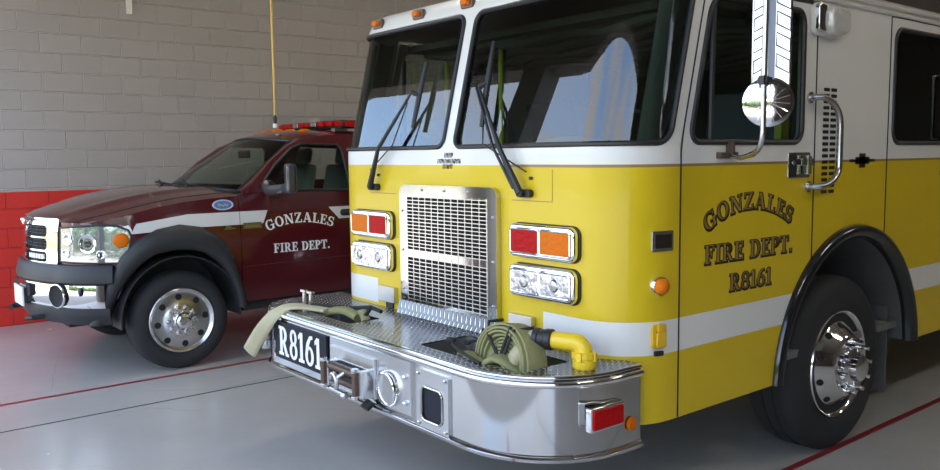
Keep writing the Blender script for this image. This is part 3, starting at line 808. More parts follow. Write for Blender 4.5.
# ---- wheels
def engine_wheel(y, s, name='wheel'):
    c = (s*1.165, y, .505); ax = (s, 0, 0); Rt = .508
    mb = MB()
    prof = [(-.03, .305), (-.006, .33), (.0, .37), (.002, .43), (-.012, .468), (-.035, .492), (-.06, .505), (-.10, Rt), (-.13, .498), (-.136, .498), (-.14, Rt), (-.19, Rt), (-.194, .497), (-.20, .497), (-.204, Rt), (-.25, .505), (-.29, .49), (-.32, .45), (-.32, .33), (-.30, .30)]
    mb.lathe(prof, c, ax, 80); ty = mb.build('tyre', 'rubber', None, angle=50)
    mb = MB()
    prof = [(-.30, .25), (-.28, .29), (-.05, .29), (-.03, .306), (-.016, .314), (-.008, .309), (-.012, .298), (-.035, .288), (-.052, .276), (-.050, .262), (-.020, .235), (.012, .205), (.036, .180), (.048, .168), (.052, .155), (.052, .0)]
    mb.lathe(prof, c, ax, 96); rim = mb.build('rim', 'chrome', None, angle=50)
    mb = MB()
    for k in range(10):
        a = 2*pi*(k+.5)/10; p = Vector(c)+Vector((s*-.010, .226*cos(a), .226*sin(a)))
        nrm = Vector((s*.68, .73*cos(a), .73*sin(a))); mb.lathe([(-.002, .019), (.004, .019)], p, nrm, 16)
    mb.build('hand_holes', 'dark', rim)
    mb = MB(); mb.lathe([(.04, .108), (.07, .105), (.08, .092), (.085, .078), (.12, .074), (.13, .06), (.132, 0)], c, ax, 48); hub = mb.build('hub_cap', 'chrome', None, angle=40)
    nuts = []
    for k in range(10):
        a = 2*pi*k/10+.1; p = Vector(c)+Vector((s*.050, .142*cos(a), .142*sin(a)))
        mb = MB(); mb.lathe([(0, .021), (.008, .021), (.010, .015), (.045, .014), (.055, .012), (.060, .0)], p, ax, 14); nuts.append(mb.build('lug_nut', 'chrome', None, angle=50))
    return ty, rim, hub, nuts
for y in (AC, 6.4):
    for s in (1, -1):
        ty, rim, hub, nuts = engine_wheel(y, s)
        ty.name = 'wheel'; ty.parent = ENG
        for o in (rim, hub, *nuts): o.parent = ty
        for o in list(rim.children): o.parent = ty

# ---- front bumper
BW = 1.22; y1b = .10
def bump_path(off=0, n=14):
    out = []
    # left end (tight corner), straight front, right end (wide corner)
    rl, rr = .20, .45; WL = -1.275
    out += [(WL-off, y1b), (WL-off, -.485+rl)]
    for k in range(1, n+1): t = pi/2*k/n; out.append((WL+rl-(rl+off)*cos(t), -.485+rl-(rl+off)*sin(t)))
    out += [(-.5, -.485-off), (0, -.485-off), (.4, -.485-off)]
    for k in range(0, n+1): t = pi/2*k/n; out.append((BW-rr+(rr+off)*sin(t), -.485+rr-(rr+off)*cos(t)))
    out += [(BW+off, y1b)]
    return out
ZB, ZD = .49, .835
bmp = MB(); P = bump_path(0, 20)
bmp.grid(lambda i, j: (0, 0, 0), 1, 1); bmp = MB()
zs = [ZB, ZB+.004, .60, .70, ZD-.03, ZD]
vs = [(x, y, z) for z in zs for x, y in P]; n = len(P)
bmp.add(vs, [(i*n+k, i*n+k+1, (i+1)*n+k+1, (i+1)*n+k) for i in range(len(zs)-1) for k in range(n-1)])
BUM = bmp.build('front_bumper', 'steel', ENG, angle=35, solid=.008, offset=0)
mb = MB(); mb.tube([(x, y, .800) for x, y in bump_path(.006, 20)], .0165, 12); mb.build('top_rail', 'chrome', BUM)
mb = MB(); mb.tube([(x, y, .826) for x, y in bump_path(.002, 20)], .009, 10); mb.build('deck_edge', 'steel', BUM)
mb = MB()
pr = [(0, .506), (.012, .503), (.022, .492), (.020, .478), (-.06, .476), (-.06, .486), (0, .488)]
pp = [bump_path(o, 20) for o, z in pr]
vs = [(pp[j][k][0], pp[j][k][1], pr[j][1]) for j in range(len(pr)) for k in range(n)]
mb.add(vs, [(j*n+k, j*n+k+1, ((j+1) % len(pr))*n+k+1, ((j+1) % len(pr))*n+k) for j in range(len(pr)) for k in range(n-1)])
mb.build('bottom_lip', 'steel', BUM)
# deck with two wells
welL = rrect(-.80, -.34, -.40, -.20, .02); welR = rrect(.30, 1.0, -.40, -.10, .03)
mb = MB(); sheet(mb, bump_path(-.004, 12), [welL, welR], lambda a, b: (a, b, ZD), .12)
mb.build('bumper_deck', 'tread', BUM, solid=.006)
for w_, nm in ((welL, 'hose_well'), (welR, 'hose_well')):
    mb = MB(); k = len(w_); mb.add([(a, b, ZD-.002) for a, b in w_]+[(a, b, .60) for a, b in w_], [(i, (i+1) % k, k+(i+1) % k, k+i) for i in range(k)]+[tuple(range(k, 2*k))])
    mb.build(nm, 'under' if nm == 'x' else 'brushed', BUM)
fb = lambda a, b, d_: Vector((a, -.490-d_, b))
mb = MB(); mb.prism(quad(-1.03, .548, -.415, .766), fb, 0, .012); sg = mb.build('number_sign', 'sign_black', BUM, bevel=.002)
lay = layout('R8161', .165, .50, None, gap=.13)
mp = lambda a, b, d_: Vector((-.725+a, -.502-d_, .574+b))
text_obj('lettering', lay, mp, 'letter_white', sg, .0005, .001, .0028)
# stainless face panels
mb = MB(); mb.prism(quad(-.375, .52, .365, .775), fb, -.004, .006); pn = mb.build('winch_panel', 'alu', BUM)
mb = MB()
for x in (.325,):
    for z in (.70, .575): mb.ball((x, -.500, z), .014, 12)
mb.build('panel_bolts', 'chrome', pn)
mb = MB(); mb.prism(quad(-.36, .535, .075, .735), fb, .006, .02); mb.build('winch_plate', 'brushed', BUM, bevel=.003)
# roller fairlead with hook
mb = MB(); mb.box(-.335, -.29, -.62, -.52, .53, .69); mb.box(.0, .05, -.62, -.52, .53, .70); mb.box(-.335, .05, -.56, -.52, .525, .55); mb.box(-.335, .05, -.56, -.52, .68, .70)
fl = mb.build('roller_fairlead', 'alu', BUM, bevel=.006)
mb = MB(); mb.cyl((-.29, -.60, .665), (.0, -.60, .665), .026); mb.cyl((-.29, -.59, .58), (.0, -.59, .58), .026)
for x in (-.325, -.01): mb.cyl((x, -.625, .535), (x, -.625, .695), .016)
mb.build('rollers', 'bronze', fl)
mb = MB()
for x in (-.325, -.01):
    for z in (.53, .70): mb.cyl((x, -.625, z-.012), (x, -.625, z+.012), .021, 8)
mb.build('roller_caps', 'alu', fl, bevel=.002)
mb = MB(); mb.tube([(-.17+.035*cos(t), -.655, .60+.05*sin(t)) for t in [radians(-60+30*k) for k in range(9)]], [.012]*7+[.009, .005], 8)
mb.cyl((-.14, -.65, .63), (-.12, -.60, .67), .014); mb.cyl((-.21, -.645, .545), (-.06, -.645, .535), .014); mb.ball((-.08, -.645, .53), .024, 10); mb.build('tow_hook', 'brushed', fl)
mb = MB(); mb.cyl((.03, -.56, .50), (.03, -.60, .47), .028); mb.build('winch_lead', 'black', fl); fl.location = (.02, .045, .12); fl.scale = (1, 1, .8)
# round spot light
c = Vector((.185, -.497, .615))
mb = MB(); mb.lathe([(-.01, .088), (.012, .088), (.025, .082), (.028, .076), (.022, .074), (-.01, .074)], c, (0, -1, 0), 40, close=True); sl = mb.build('spot_light', 'chrome', BUM)
mb = MB(); mb.lathe([(.018, .075), (-.002, .055), (-.014, .03), (-.018, .0)], c, (0, -1, 0), 40); mb.ball(c+Vector((0, -.0, 0)), .018, 12); mb.build('reflector_bowl', 'chrome', sl, angle=60)
# tow eye plate
mb = MB(); sheet(mb, rrect(.42, .66, .495, .765, .01), [rrect(.462, .618, .535, .69, .03)], lambda a, b: (a, -.502, b), .06); ep = mb.build('tow_eye_plate', 'alu', BUM, solid=.014)
mb = MB(); mb.prism(rrect(.455, .625, .53, .70, .03), fb, .0015, .006); mb.build('recess', 'sign_black', ep)
mb = MB(); mb.tube([fb(a, b, .013) for a, b in rrect(.462, .618, .535, .69, .03)], .006, 8, closed=True)
for x in (.44, .64):
    for z in (.515, .745): mb.ball((x, -.505, z), .010, 10)
mb.build('edge_bolts', 'steel', ep)
# right end red lamp and amber reflector
sm = lambda a, b, d_: Vector((BW+d_, a, b))
mb = MB(); mb.prism(rrect(-.240, -.035, .608, .712, .012), sm, 0, .034); rl = mb.build('warning_light', 'chrome', BUM, bevel=.009)
mb = MB(); mb.prism(rrect(-.226, -.049, .621, .699, .008), sm, .030, .042); mb.build('red_lens', 'red_lens', rl, bevel=.004)
mb = MB(); mb.lathe([(0, .030), (.006, .030), (.012, .024), (.013, 0)], (BW+.008, .035, .590), (1, 0, 0), 24); mb.build('amber_reflector', 'amber_lens', BUM)
mb = MB(); mb.prism(quad(-.33, .496, -.08, .520), lambda a, b, d_: Vector((bump_xy(a)+d_, a, b)), .0, .006) if 0 else mb.box(BW+.002, BW+.006, -.04, .09, .44, .452)
# left end siren / chrome coupling
mb = MB(); mb.lathe([(0, .03), (.02, .036), (.05, .036), (.055, .03), (.09, .03), (.095, .038), (.15, .038), (.155, .028), (.17, .028)], (-1.16, -.505, .575), (0, 0, 1), 20); mb.build('hose_outlet', 'alu', BUM)
# latch posts on the deck
for x, y in ((-.98, -.33), (-.90, -.33)):
    mb = MB(); mb.cyl((x, y, ZD), (x, y, .925), .011, 12); mb.box(x-.03, x+.03, y-.012, y+.012, .918, .934); mb.build('latch_post', 'alu', BUM, bevel=.003)
# yellow discharge elbow
YP = Vector((1.11, -.125, 0))
mb = MB()
mb.lathe([(0, .048), (.005, .051), (.030, .051), (.034, .044), (.040, .044), (.044, .050), (.066, .050), (.07, .040)], (YP.x, YP.y, ZD), (0, 0, 1), 28)
pts = [(YP.x, YP.y, ZD+.055)]
dirv = Vector((-.72, -.30, 0)).normalized()
for k in range(9): t = pi/2*k/8; pts.append(tuple(Vector((YP.x, YP.y, ZD+.058+.046*sin(t)))+dirv*.046*(1-cos(t))))
pe = Vector(pts[-1]); pts += [tuple(pe+dirv*.05), tuple(pe+dirv*.11)]
mb.tube(pts, .037, 24); el = mb.build('discharge_elbow', mat('elbow_yellow', (.80, .56, .02), .38, coat=.3), BUM, angle=50)
mb = MB()
for k in range(4):
    a = pi/2*k+.3; mb.box(-.01, .01, -.006, .006, 0, .035, Matrix.Translation((YP.x+.049*cos(a), YP.y+.049*sin(a), ZD+.034)) @ Matrix.Rotation(a+pi/2, 4, 'Z'))
mb.build('swivel_lugs', el.data.materials[0], el)
cpl0 = pe+dirv*.095; cpl1 = pe+dirv*.175

# ---- the rolled hose in the right well (rests in the bumper, top level)
HOSE = empty('fire_hose', (.68, -.26, .62)); tag(HOSE, 'rolled olive fire hose strapped in the bumper well beside the yellow elbow', 'fire hose')
hc = Vector((.10, .01, .195)); ax = Vector((-.12, -1, .16)).normalized(); up = Vector((0, 0, 1)); t1 = ax.cross(up).normalized(); t2 = t1.cross(ax).normalized()
mb = MB(); N = 10*40; vs = []; fs = []; wd = .10
for i in range(N+1):
    th = 2*pi*i/40; r = .024+.0158*th/(2*pi)
    wob = .004*sin(th*3.1)+.003*sin(th*1.7)
    d = t1*cos(th)*1.18+t2*sin(th)*.98; c = hc+ax*(wob+.012*sin(i/40.))
    for (a, b) in ((-wd/2, -.0045), (-wd/2+.004, -.006), (wd/2-.004, -.006), (wd/2, -.0045), (wd/2, .0045), (wd/2-.004, .006), (-wd/2+.004, .006), (-wd/2, .0045)): vs.append(c+ax*a+d*(r+b))
for i in range(N):
    for k in range(8): k2 = (k+1) % 8; fs.append((i*8+k, i*8+k2, (i+1)*8+k2, (i+1)*8+k))
fs += [tuple(range(8)), tuple(range(N*8, N*8+8))]
mb.add(vs, fs); coil = mb.build('hose_coil', 'hose_green', HOSE, angle=50)
off = Vector((.68, -.26, .62))
def flat_path(name, pts, w, h, m, parent, rsub=6, upf=None, up=Vector((0, 0, 1))):
    # catmull-rom ribbon
    P = [Vector(p) for p in pts]; Q = []
    for i in range(len(P)-1):
        p0 = P[max(i-1, 0)]; p1 = P[i]; p2 = P[i+1]; p3 = P[min(i+2, len(P)-1)]
        for k in range(rsub):
            t = k/rsub; Q.append(.5*((2*p1)+(p2-p0)*t+(2*p0-5*p1+4*p2-p3)*t*t+(3*p1-p0-3*p2+p3)*t**3))
    Q.append(P[-1]); mb = MB(); vs = []; fs = []; n = 12
    for i, q in enumerate(Q):
        d = (Q[min(i+1, len(Q)-1)]-Q[max(i-1, 0)]).normalized(); s_ = d.cross(upf(i/(len(Q)-1)) if upf else up)
        if s_.length < .1: s_ = d.cross(Vector((0, 1, 0)))
        s_.normalize(); nn = s_.cross(d)
        ww = w(i/(len(Q)-1)) if callable(w) else w; hh = h(i/(len(Q)-1)) if callable(h) else h
        for k in range(n): a = 2*pi*k/n; vs.append(q+s_*ww*cos(a)+nn*hh*(abs(sin(a))**.6)*(1 if sin(a) > 0 else -1))
    for i in range(len(Q)-1):
        for k in range(n): k2 = (k+1) % n; fs.append((i*n+k, i*n+k2, (i+1)*n+k2, (i+1)*n+k))
    fs += [tuple(range(n)), tuple(range((len(Q)-1)*n, len(Q)*n))[::-1]]
    mb.add(vs, fs); return mb.build(name, m, parent, angle=60)
# hose end running to the coupling
e0 = cpl1-off
flat_path('hose_end', [(.10, .02, .12), (.15, -.06, .17), (.19, -.05, .225), tuple(e0+dirv*.03-Vector((0, 0, .01))), tuple(e0)], lambda t: .046-.012*t, lambda t: .018+.018*t, 'hose_tan', HOSE)
flat_path('hose_loop', [(-.24, .02, .17), (-.15, -.02, .19), (-.02, -.10, .205), (.10, -.12, .20), (.20, -.10, .19)], .035, .014, 'hose_green', HOSE)
flat_path('hose_loop', [(.05, -.11, .17), (.14, -.10, .24), (.22, -.06, .20), (.26, -.03, .15)], .045, .016, 'hose_green', HOSE)
mb = MB(); d2 = dirv
mb.lathe([(0, .042), (.004, .046), (.03, .046), (.034, .042), (.06, .042), (.064, .046), (.085, .046), (.088, .040)], cpl0-off-dirv*-.0, dirv, 28)
mb.build('hose_coupling', 'black', HOSE)
def loop_strap(name, th0, rr=.172, wd2=.012):
    pts = []
    for k in range(24):
        a = 2*pi*k/24; r = .178
        pts.append(hc+t1*cos(th0)*cos(a)*r*1.0*1.18*.0+(t1*cos(th0)*1.18+t2*sin(th0))*(r*max(0, 1) if 0 < k < 12 else .02)+ax*(.06*cos(a)))
    mb = MB(); mb.tube(pts, .008, 8, closed=True); return mb.build(name, 'strap', HOSE)
def surf_strap(pts):
    mb = MB(); mb.tube(pts, .0075, 8); mb.build('strap', 'strap', HOSE)
# one strap across the face of the coil, one over its rim
face = lambda a, b, o=.062: hc+ax*o+t1*a+t2*b
surf_strap([face(-.20, -.06), face(-.12, -.05), face(0, .02), face(.10, .10), face(.155, .155, .03), face(.16, .165, -.05)])
surf_strap([face(-.02, -.12), face(-.035, -.02), face(-.05, .08), face(-.07, .15, .05), face(-.08, .17, -.05)])
surf_strap([face(.02, -.12), face(.0, -.02, .065), face(-.03, .08, .065), face(-.045, .165, .05)])
surf_strap([(-.30, .0, .222), (-.22, -.06, .225), (-.12, -.10, .226), (.0, -.135, .222), (.10, -.16, .22)])
surf_strap([(-.24, .06, .222), (-.17, .08, .24), (-.13, .05, .30)])
mb = MB(); mb.ball((-.31, .0, .228), .022, 10, (1.4, 1, .6)); mb.ball((-.22, .03, .225), .016, 10, (1.2, 1, .7)); mb.build('strap_buckle', 'strap', HOSE)

# ---- hose lying over the left end of the bumper
H2 = empty('fire_hose', (-1.1, -.5, .56)); tag(H2, 'pale tan flat fire hose drooping over the left bumper corner beside the number sign', 'fire hose')
o2 = Vector((-1.1, -.5, .56))
w2 = lambda *p: tuple(Vector(p)-o2)
flat_path('hose_end', [w2(-.68, -.34, .850), w2(-.80, -.39, .856), w2(-.92, -.45, .852), w2(-1.00, -.515, .80), w2(-1.08, -.550, .715), w2(-1.16, -.565, .63), w2(-1.235, -.575, .55)], lambda t: .040+.010*t, lambda t: .012+.004*t, 'hose_tan', H2, upf=lambda t: Vector((0, 0, 1)).lerp(Vector((.75, -.6, .3)), min(1, max(0, (t-.2)*2))))
flat_path('hose_fold', [w2(-.74, -.30, .815), w2(-.66, -.31, .848), w2(-.56, -.29, .860), w2(-.46, -.27, .835)], .034, .022, 'hose_green', H2)
flat_path('hose_fold', [w2(-.50, -.24, .81), w2(-.44, -.25, .862), w2(-.38, -.27, .82)], .026, .02, 'hose_green', H2)
mb = MB(); mb.tube([w2(-.88, -.33, .85), w2(-.76, -.28, .855), w2(-.60, -.24, .862), w2(-.44, -.20, .885), w2(-.35, -.19, .872)], .012, 8); mb.tube([w2(-.44, -.20, .885), w2(-.39, -.27, .85)], .012, 8)
mb.build('strap', 'strap', H2)

# ================================================================== PICKUP
PO = Vector((-4.15, -.29, 0))
PK = empty('pickup_truck', PO); tag(PK, 'dark red pickup truck with a white stripe parked beside the block wall', 'pickup truck')
def bez(p0, p1, p2, t): return tuple((1-t)**2*a+2*t*(1-t)*b+t*t*c for a, b, c in zip(p0, p1, p2))
PLAN = [(0, -.93)]+[(x, -.93+.13*(x/.55)**2) for x in (.1, .2, .3, .4, .48)]+[bez((.55, -.80), (.86, -.71), (.955, -.36), t/10) for t in range(0, 11)]+[(.975, -.2), (.99, 0), (1.0, .3), (1.0, 1.), (1., 2.), (1.0, 5.2)]
CUM = [0]
for a, b in zip(PLAN, PLAN[1:]): CUM.append(CUM[-1]+math.dist(a, b))
def plan(u, off=0):
    s = 1 if u >= 0 else -1; a = abs(u)
    for i in range(len(CUM)-1):
        if a <= CUM[i+1] or i == len(CUM)-2:
            t = (a-CUM[i])/(CUM[i+1]-CUM[i]); break
    p = Vector(PLAN[i]).lerp(Vector(PLAN[i+1]), t)
    def tn(j):
        q0 = Vector(PLAN[max(j-1, 0)]); q1 = Vector(PLAN[min(j+1, len(PLAN)-1)]); d = (q1-q0).normalized(); return Vector((d.y, -d.x))
    n = tn(i).lerp(tn(i+1), t).normalized()
    if a < 1e-6: n = Vector((0, -1))
    p = p+n*off
    return Vector((s*p.x, p.y, 0)), Vector((s*n.x, n.y, 0))
def u_of_y(y):
    for i in range(len(CUM)-1):
        if PLAN[i+1][1] >= y and PLAN[i+1][0] > .5: t = (y-PLAN[i][1])/(PLAN[i+1][1]-PLAN[i][1]); return CUM[i]+t*(CUM[i+1]-CUM[i])
def u_of_x(x):
    for i in range(len(CUM)-1):
        if PLAN[i+1][0] >= x: t = (x-PLAN[i][0])/(PLAN[i+1][0]-PLAN[i][0]); return CUM[i]+t*(CUM[i+1]-CUM[i])
def tumb(z):       # inward lean of the body side
    if z < .95: return -.02*((.95-z)/.5)**2
    if z < 1.42: return -.05*((z-.95)/.47)**2
    return -.05-.36*(z-1.42)
def psurf(s, y, z, off=0):
    u = u_of_y(y); p, n = plan(s*u, off+tumb(z)); return Vector((p.x, p.y, z))
def pfront(u, z, off=0):
    p, n = plan(u, off-.06*max(0, (z-.95))); return Vector((p.x, p.y, z))
def ftop(y):       # top edge of the wings, local y
    pts = [(-.85, 1.215), (-.60, 1.245), (-.45, 1.275), (-.18, 1.335), (.05, 1.372), (.3, 1.392), (.52, 1.405), (6, 1.41)]
    for (a, za), (b, zb2) in zip(pts, pts[1:]):
        if y <= b: return za+(zb2-za)*max(0, (y-a)/(b-a))
    return 1.41
def pick_paint():
    m = mat('pickup_paint', (.075, .005, .009), .24, coat=.8); t = NT(m)
    tc = t.n('ShaderNodeTexCoord'); sp = t.n('ShaderNodeSeparateXYZ'); t.l(tc.outputs['Object'], sp.inputs[0]); x, y, z = sp.outputs
    # stripe band rising from the headlamp then level
    top = t.math('MINIMUM', t.math('ADD', t.math('MULTIPLY', y, .14), 1.262), 1.272)
    bot = t.math('MAXIMUM', t.math('MINIMUM', t.math('ADD', t.math('MULTIPLY', y, .05), 1.155), 1.162), 0)
    top = t.math('MINIMUM', top, t.math('ADD', t.math('MULTIPLY', y, .22), 1.292))
    inb = t.math('MULTIPLY', t.math('LESS_THAN', z, top), t.math('GREATER_THAN', z, bot))
    a = t.math('LESS_THAN', t.math('SUBTRACT', y, t.math('MULTIPLY', t.math('SUBTRACT', z, 1.16), .45)), .715)
    b = t.math('GREATER_THAN', t.math('ADD', y, t.math('MULTIPLY', t.math('SUBTRACT', z, 1.16), .9)), 1.46)
    sd = t.math('MULTIPLY', inb, t.math('MAXIMUM', a, b))
    sd = t.math('MULTIPLY', sd, t.math('GREATER_THAN', t.math('ABSOLUTE', x), .80)); sd = t.math('MULTIPLY', sd, t.math('GREATER_THAN', y, -.50))
    t.l(t.mix(sd, (.075, .005, .009), (.70, .70, .69)), t.b.inputs['Base Color'])
    return m
M['pickup'] = pick_paint()
def ps(name, s, outer, holes, m='pickup', step=.08, solid=.02, off=0, parent=PK, angle=40):
    mb = MB(); sheet(mb, outer, holes, lambda a, b: psurf(s, a, b, off), step)
    o = mb.build(name, m, parent, angle=angle, solid=solid); return normals_out(o, (0, 1, 1))
WC = 0.0; WR_ = .545      # wheel arch centre (local y), radius
for s in (1, -1):
    # wing
    arc = [(WC+WR_*cos(a)*.95, .43+WR_*1.06*sin(a)) for a in [radians(170-160*k/16) for k in range(17)]]
    fen = [(-.60, 1.16), (-.50, 1.02), (-.47, .90)]+[p for p in arc if p[0] > -.50]+[(.506, .50), (.506, ftop(.5))]+[(y, ftop(y)) for y in (.4, .3, .2, .1, 0, -.1, -.2, -.3, -.4, -.5, -.58)]
    ps('wing', s, fen, [], step=.06)
    # door
    DG = .512
    win = [(.72, 1.455), (1.60, 1.415), (1.62, 1.46), (1.60, 1.79), (1.56, 1.835), (1.2, 1.845), (1.08, 1.80), (.90, 1.66), (.78, 1.53)]
    door = [(DG, .50), (1.72, .50), (1.72, 1.42), (DG, 1.42)]
    d = ps('door', s, door, [], step=.08)
    # cab side above the waist: with window hole
    roofl = [(.60, 1.425), (.68, 1.52), (.86, 1.69), (1.06, 1.83), (1.24, 1.90), (1.5, 1.93), (1.9, 1.94)]
    cabs = [(.56, 1.424), (1.9, 1.424)]+roofl[::-1]
    cs = ps('cab_side', s, cabs, [win], m='maroon', step=.06)
    mb = MB(); sheet(mb, win, [], lambda a, b: psurf(s, a, b, -.012), .1); g = normals_out(mb.build('door_window', 'glass_pickup', cs, angle=60), (0, 1, 1))
    mb = MB(); mb.tube([psurf(s, a, b, .0) for a, b in dens(win, .05)], .012, 8, closed=True); mb.build('window_seal', 'black', cs)
    # rear side (behind the door) and sill
    ps('cab_rear_side', s, [(1.728, .50), (2.9, .50), (2.9, 1.42), (1.728, 1.42)], [], m='maroon', step=.15)
    ps('cab_rear_pillar', s, [(1.905, 1.424), (2.9, 1.424), (2.9, 1.86), (2.5, 1.94), (1.905, 1.94)], [[(2.0, 1.47), (2.6, 1.47), (2.55, 1.82), (2.0, 1.84)]], m='maroon', step=.12)
    mb = MB(); mb.tube([psurf(s, y, .46, -.06) for y in (.52, 1, 1.6, 2.2, 2.8)], .045, 10); mb.build('side_step', 'black', PK)
    # flare
    outer_f = [(-.68, .43), (-.62, .60), (-.54, .80), (-.45, .97), (-.34, 1.09), (-.18, 1.165), (0, 1.195), (.17, 1.165), (.31, 1.085), (.41, .96), (.47, .78), (.52, .60), (.555, .46)]
    inner_f = [(.465, .46), (.44, .60), (.39, .74), (.31, .86), (.20, .95), (.08, .985), (-.06, .99), (-.20, .965), (-.31, .90), (-.40, .80), (-.47, .68), (-.53, .55), (-.575, .43)]
    mb = MB(); n = len(outer_f); inn = inner_f[::-1]
    # rounded section between inner and outer
    secs = [(0, .0), (.08, .03), (.3, .055), (.6, .058), (.88, .045), (1.0, .01), (1.0, -.06), (.7, -.02), (.3, -.02)]
    vs = []
    for i in range(n):
        a = Vector(outer_f[i]); b = Vector(inn[i])
        for f_, o_ in secs: q = a.lerp(b, f_); vs.append(psurf(s, q.x, q.y, o_))
    m_ = len(secs); fs = [(i*m_+j, i*m_+(j+1) % m_, (i+1)*m_+(j+1) % m_, (i+1)*m_+j) for i in range(n-1) for j in range(m_)]+[tuple(range(m_)), tuple(range((n-1)*m_, n*m_))]
    mb.add(vs, fs); mb.build('fender_flare', 'plastic', PK, angle=50)
    # liner
    mb = MB(); mb.grid(lambda i, j: (s*(.985-.45*j), .49*cos(radians(-5+190*i)), .44+.50*sin(radians(-5+190*i))), 26, 2); mb.build('wheel_liner', 'plastic', PK, solid=.01)
    mb = MB(); mb.box(min(s*.5, s*.52), max(s*.5, s*.52), -.5, .5, .5, 1.1); mb.build('inner_wing', 'under', PK)
    # door mirror
    if s > 0:
        mp0 = psurf(s, .80, 1.47, .0)
        mb = MB(); mb.tube([mp0, mp0+Vector((s*.15, -.05, -.03)), mp0+Vector((s*.46, -.07, -.0))], [.065, .052, .04], 12); mr = mb.build('mirror_arm', 'mirror_black', PK, angle=60)
        mm = mp0+Vector((s*.50, -.04, .08))
        mb = MB(); mb.prism(rrect(-.075, .075, -.125, .125, .04), lambda a, b, d_: mm+Vector((s*a*.9, d_-.25*a*1, b)), -.045, .045); mb.build('mirror_housing', 'mirror_black', mr, bevel=.03)
        mb = MB(); mb.prism(rrect(-.06, .06, -.11, .11, .035), lambda a, b, d_: mm+Vector((s*a*.9, d_-.25*a*1, b)), .045, .048); mb.build('mirror_glass', 'chrome', mr)
    # door handle
    mb = MB(); mb.prism(rrect(1.475, 1.66, 1.185, 1.245, .03), lambda a, b, d_: psurf(s, a, b, d_), .0, .008); hd_ = mb.build('door_handle', 'black', d)
    mb = MB(); mb.tube([psurf(s, 1.485, 1.215, .01), psurf(s, 1.51, 1.218, .03), psurf(s, 1.62, 1.218, .03), psurf(s, 1.65, 1.215, .01)], .012, 8); mb.build('grip', 'black', hd_)
    # body crease and seams
    mb = MB(); mb.tube([psurf(s, y, .80+.01*y, .002) for y in (.52, .8, 1.2, 1.7)], .004, 6); mb.build('door_crease', 'maroon', d)
    # small gold nameplates
    mb = MB(); mb.prism(quad(.535, 1.125, .70, 1.175), lambda a, b, d_: psurf(s, a, b, d_), .001, .006); q = mb.build('nameplate', mat('plate_bronze', (.16, .13, .05), .45, .4), PK)
    mb = MB()
    for k in range(9): mb.prism(quad(.555+k*.015, 1.138, .563+k*.015, 1.152), lambda a, b, d_: psurf(s, a, b, d_), .006, .008)
    mb.build('nameplate_marks', 'gold', q)
    mb = MB(); mb.prism([(.36, 1.125), (.47, 1.13), (.46, 1.142), (.43, 1.142), (.42, 1.165), (.385, 1.16), (.38, 1.142)], lambda a, b, d_: psurf(s, a, b, d_), .001, .006); mb.build('fender_emblem', 'plate_bronze' if 0 else q.data.materials[0], PK)
    # oval decal
    mdl = mat('decal_blue', (.10, .18, .50), .4); mdw = mat('decal_pale', (.55, .60, .72), .4); mdg = mat('decal_green', (.45, .55, .12), .4)
    mb = MB()
    el = lambda r1, r2, n=28: [(.372+r1*cos(2*pi*k/n), 1.335+r2*sin(2*pi*k/n)) for k in range(n)]
    mb.prism(el(.092, .044), lambda a, b, d_: psurf(s, a, b, d_), .001, .003); q = mb.build('oval_decal', mdw, PK)
    mb = MB(); mb.prism(el(.075, .034), lambda a, b, d_: psurf(s, a, b, d_), .003, .0036); mb.build('decal_field', mdl, q)
    mb = MB()
    for k in range(5): mb.prism(quad(.33+k*.018, 1.322+.006*(k % 2), .342+k*.018, 1.345-.005*(k % 3)), lambda a, b, d_: psurf(s, a, b, d_), .0036, .0042)
    mb.build('decal_marks', mdg, q)
    # headlight on the corner
    ua, ub = u_of_x(.555), u_of_y(-.37)
    hl = [(ua, .925), (ub-.07, .915), (ub-.02, 1.02), (ub, 1.12), (ub-.02, 1.17), (ub-.10, 1.205), (ub-.25, 1.215), (ua, 1.19)]
    mb = MB(); mb.prism([(a, b) for a, b in hl], lambda a, b, d_: pfront(s*a, b, d_), -.05, -.01)
    mb2 = MB(); sheet(mb2, hl, [], lambda a, b: pfront(s*a, b, .006), .05); h_ = normals_out(mb2.build('headlight', 'headlight_lens', PK, angle=60, solid=.04), (0, 1, 1))
    mb = MB(); mb.tube([pfront(s*a, b, .004) for a, b in dens(hl, .04)], .009, 8, closed=True); mb.build('headlight_seal', 'black', h_)
    cu = (ua+ub)/2-.02
    mb = MB(); c = pfront(s*cu, 1.07, -.0); nn = plan(s*cu)[1]; mb.lathe([(-.01, .075), (.012, .072), (.010, .06), (-.0, .04), (.004, .0)], c, nn, 28); mb.build('reflector_bowl', 'chrome', h_)
    for k_, z_, r_ in ((ua+.10, 1.10, .05), (ua+.09, .99, .035), (cu+.10, .985, .035)):
        c = pfront(s*k_, z_, .004); nn = plan(s*k_)[1]; mb = MB(); mb.lathe([(-.01, r_), (.010, r_), (.012, r_*.85), (.004, r_*.6), (.002, 0)], c, nn, 22); mb.build('reflector_bowl', 'chrome', h_)
    c = pfront(s*cu, 1.07, .0); nn = plan(s*cu)[1]; mb = MB(); mb.lathe([(.0, .030), (.016, .026), (.020, .0)], c, nn, 20); mb.build('projector_eye', 'gloss_black', h_)
    mb = MB(); c = pfront(s*(ub-.075), 1.09, .0); nn = plan(s*(ub-.075))[1]; mb.lathe([(0, .062), (.012, .056), (.018, .035), (.02, 0)], c, nn, 24); mb.build('amber_lens', 'amber_lens', h_, angle=60)
    # panel around the headlight
    bord = [(ua-.02, .90), (ub+.03, .90), (u_of_y(-.47)+.0, .90), (u_of_y(-.5), 1.02), (u_of_y(-.59), 1.16)]
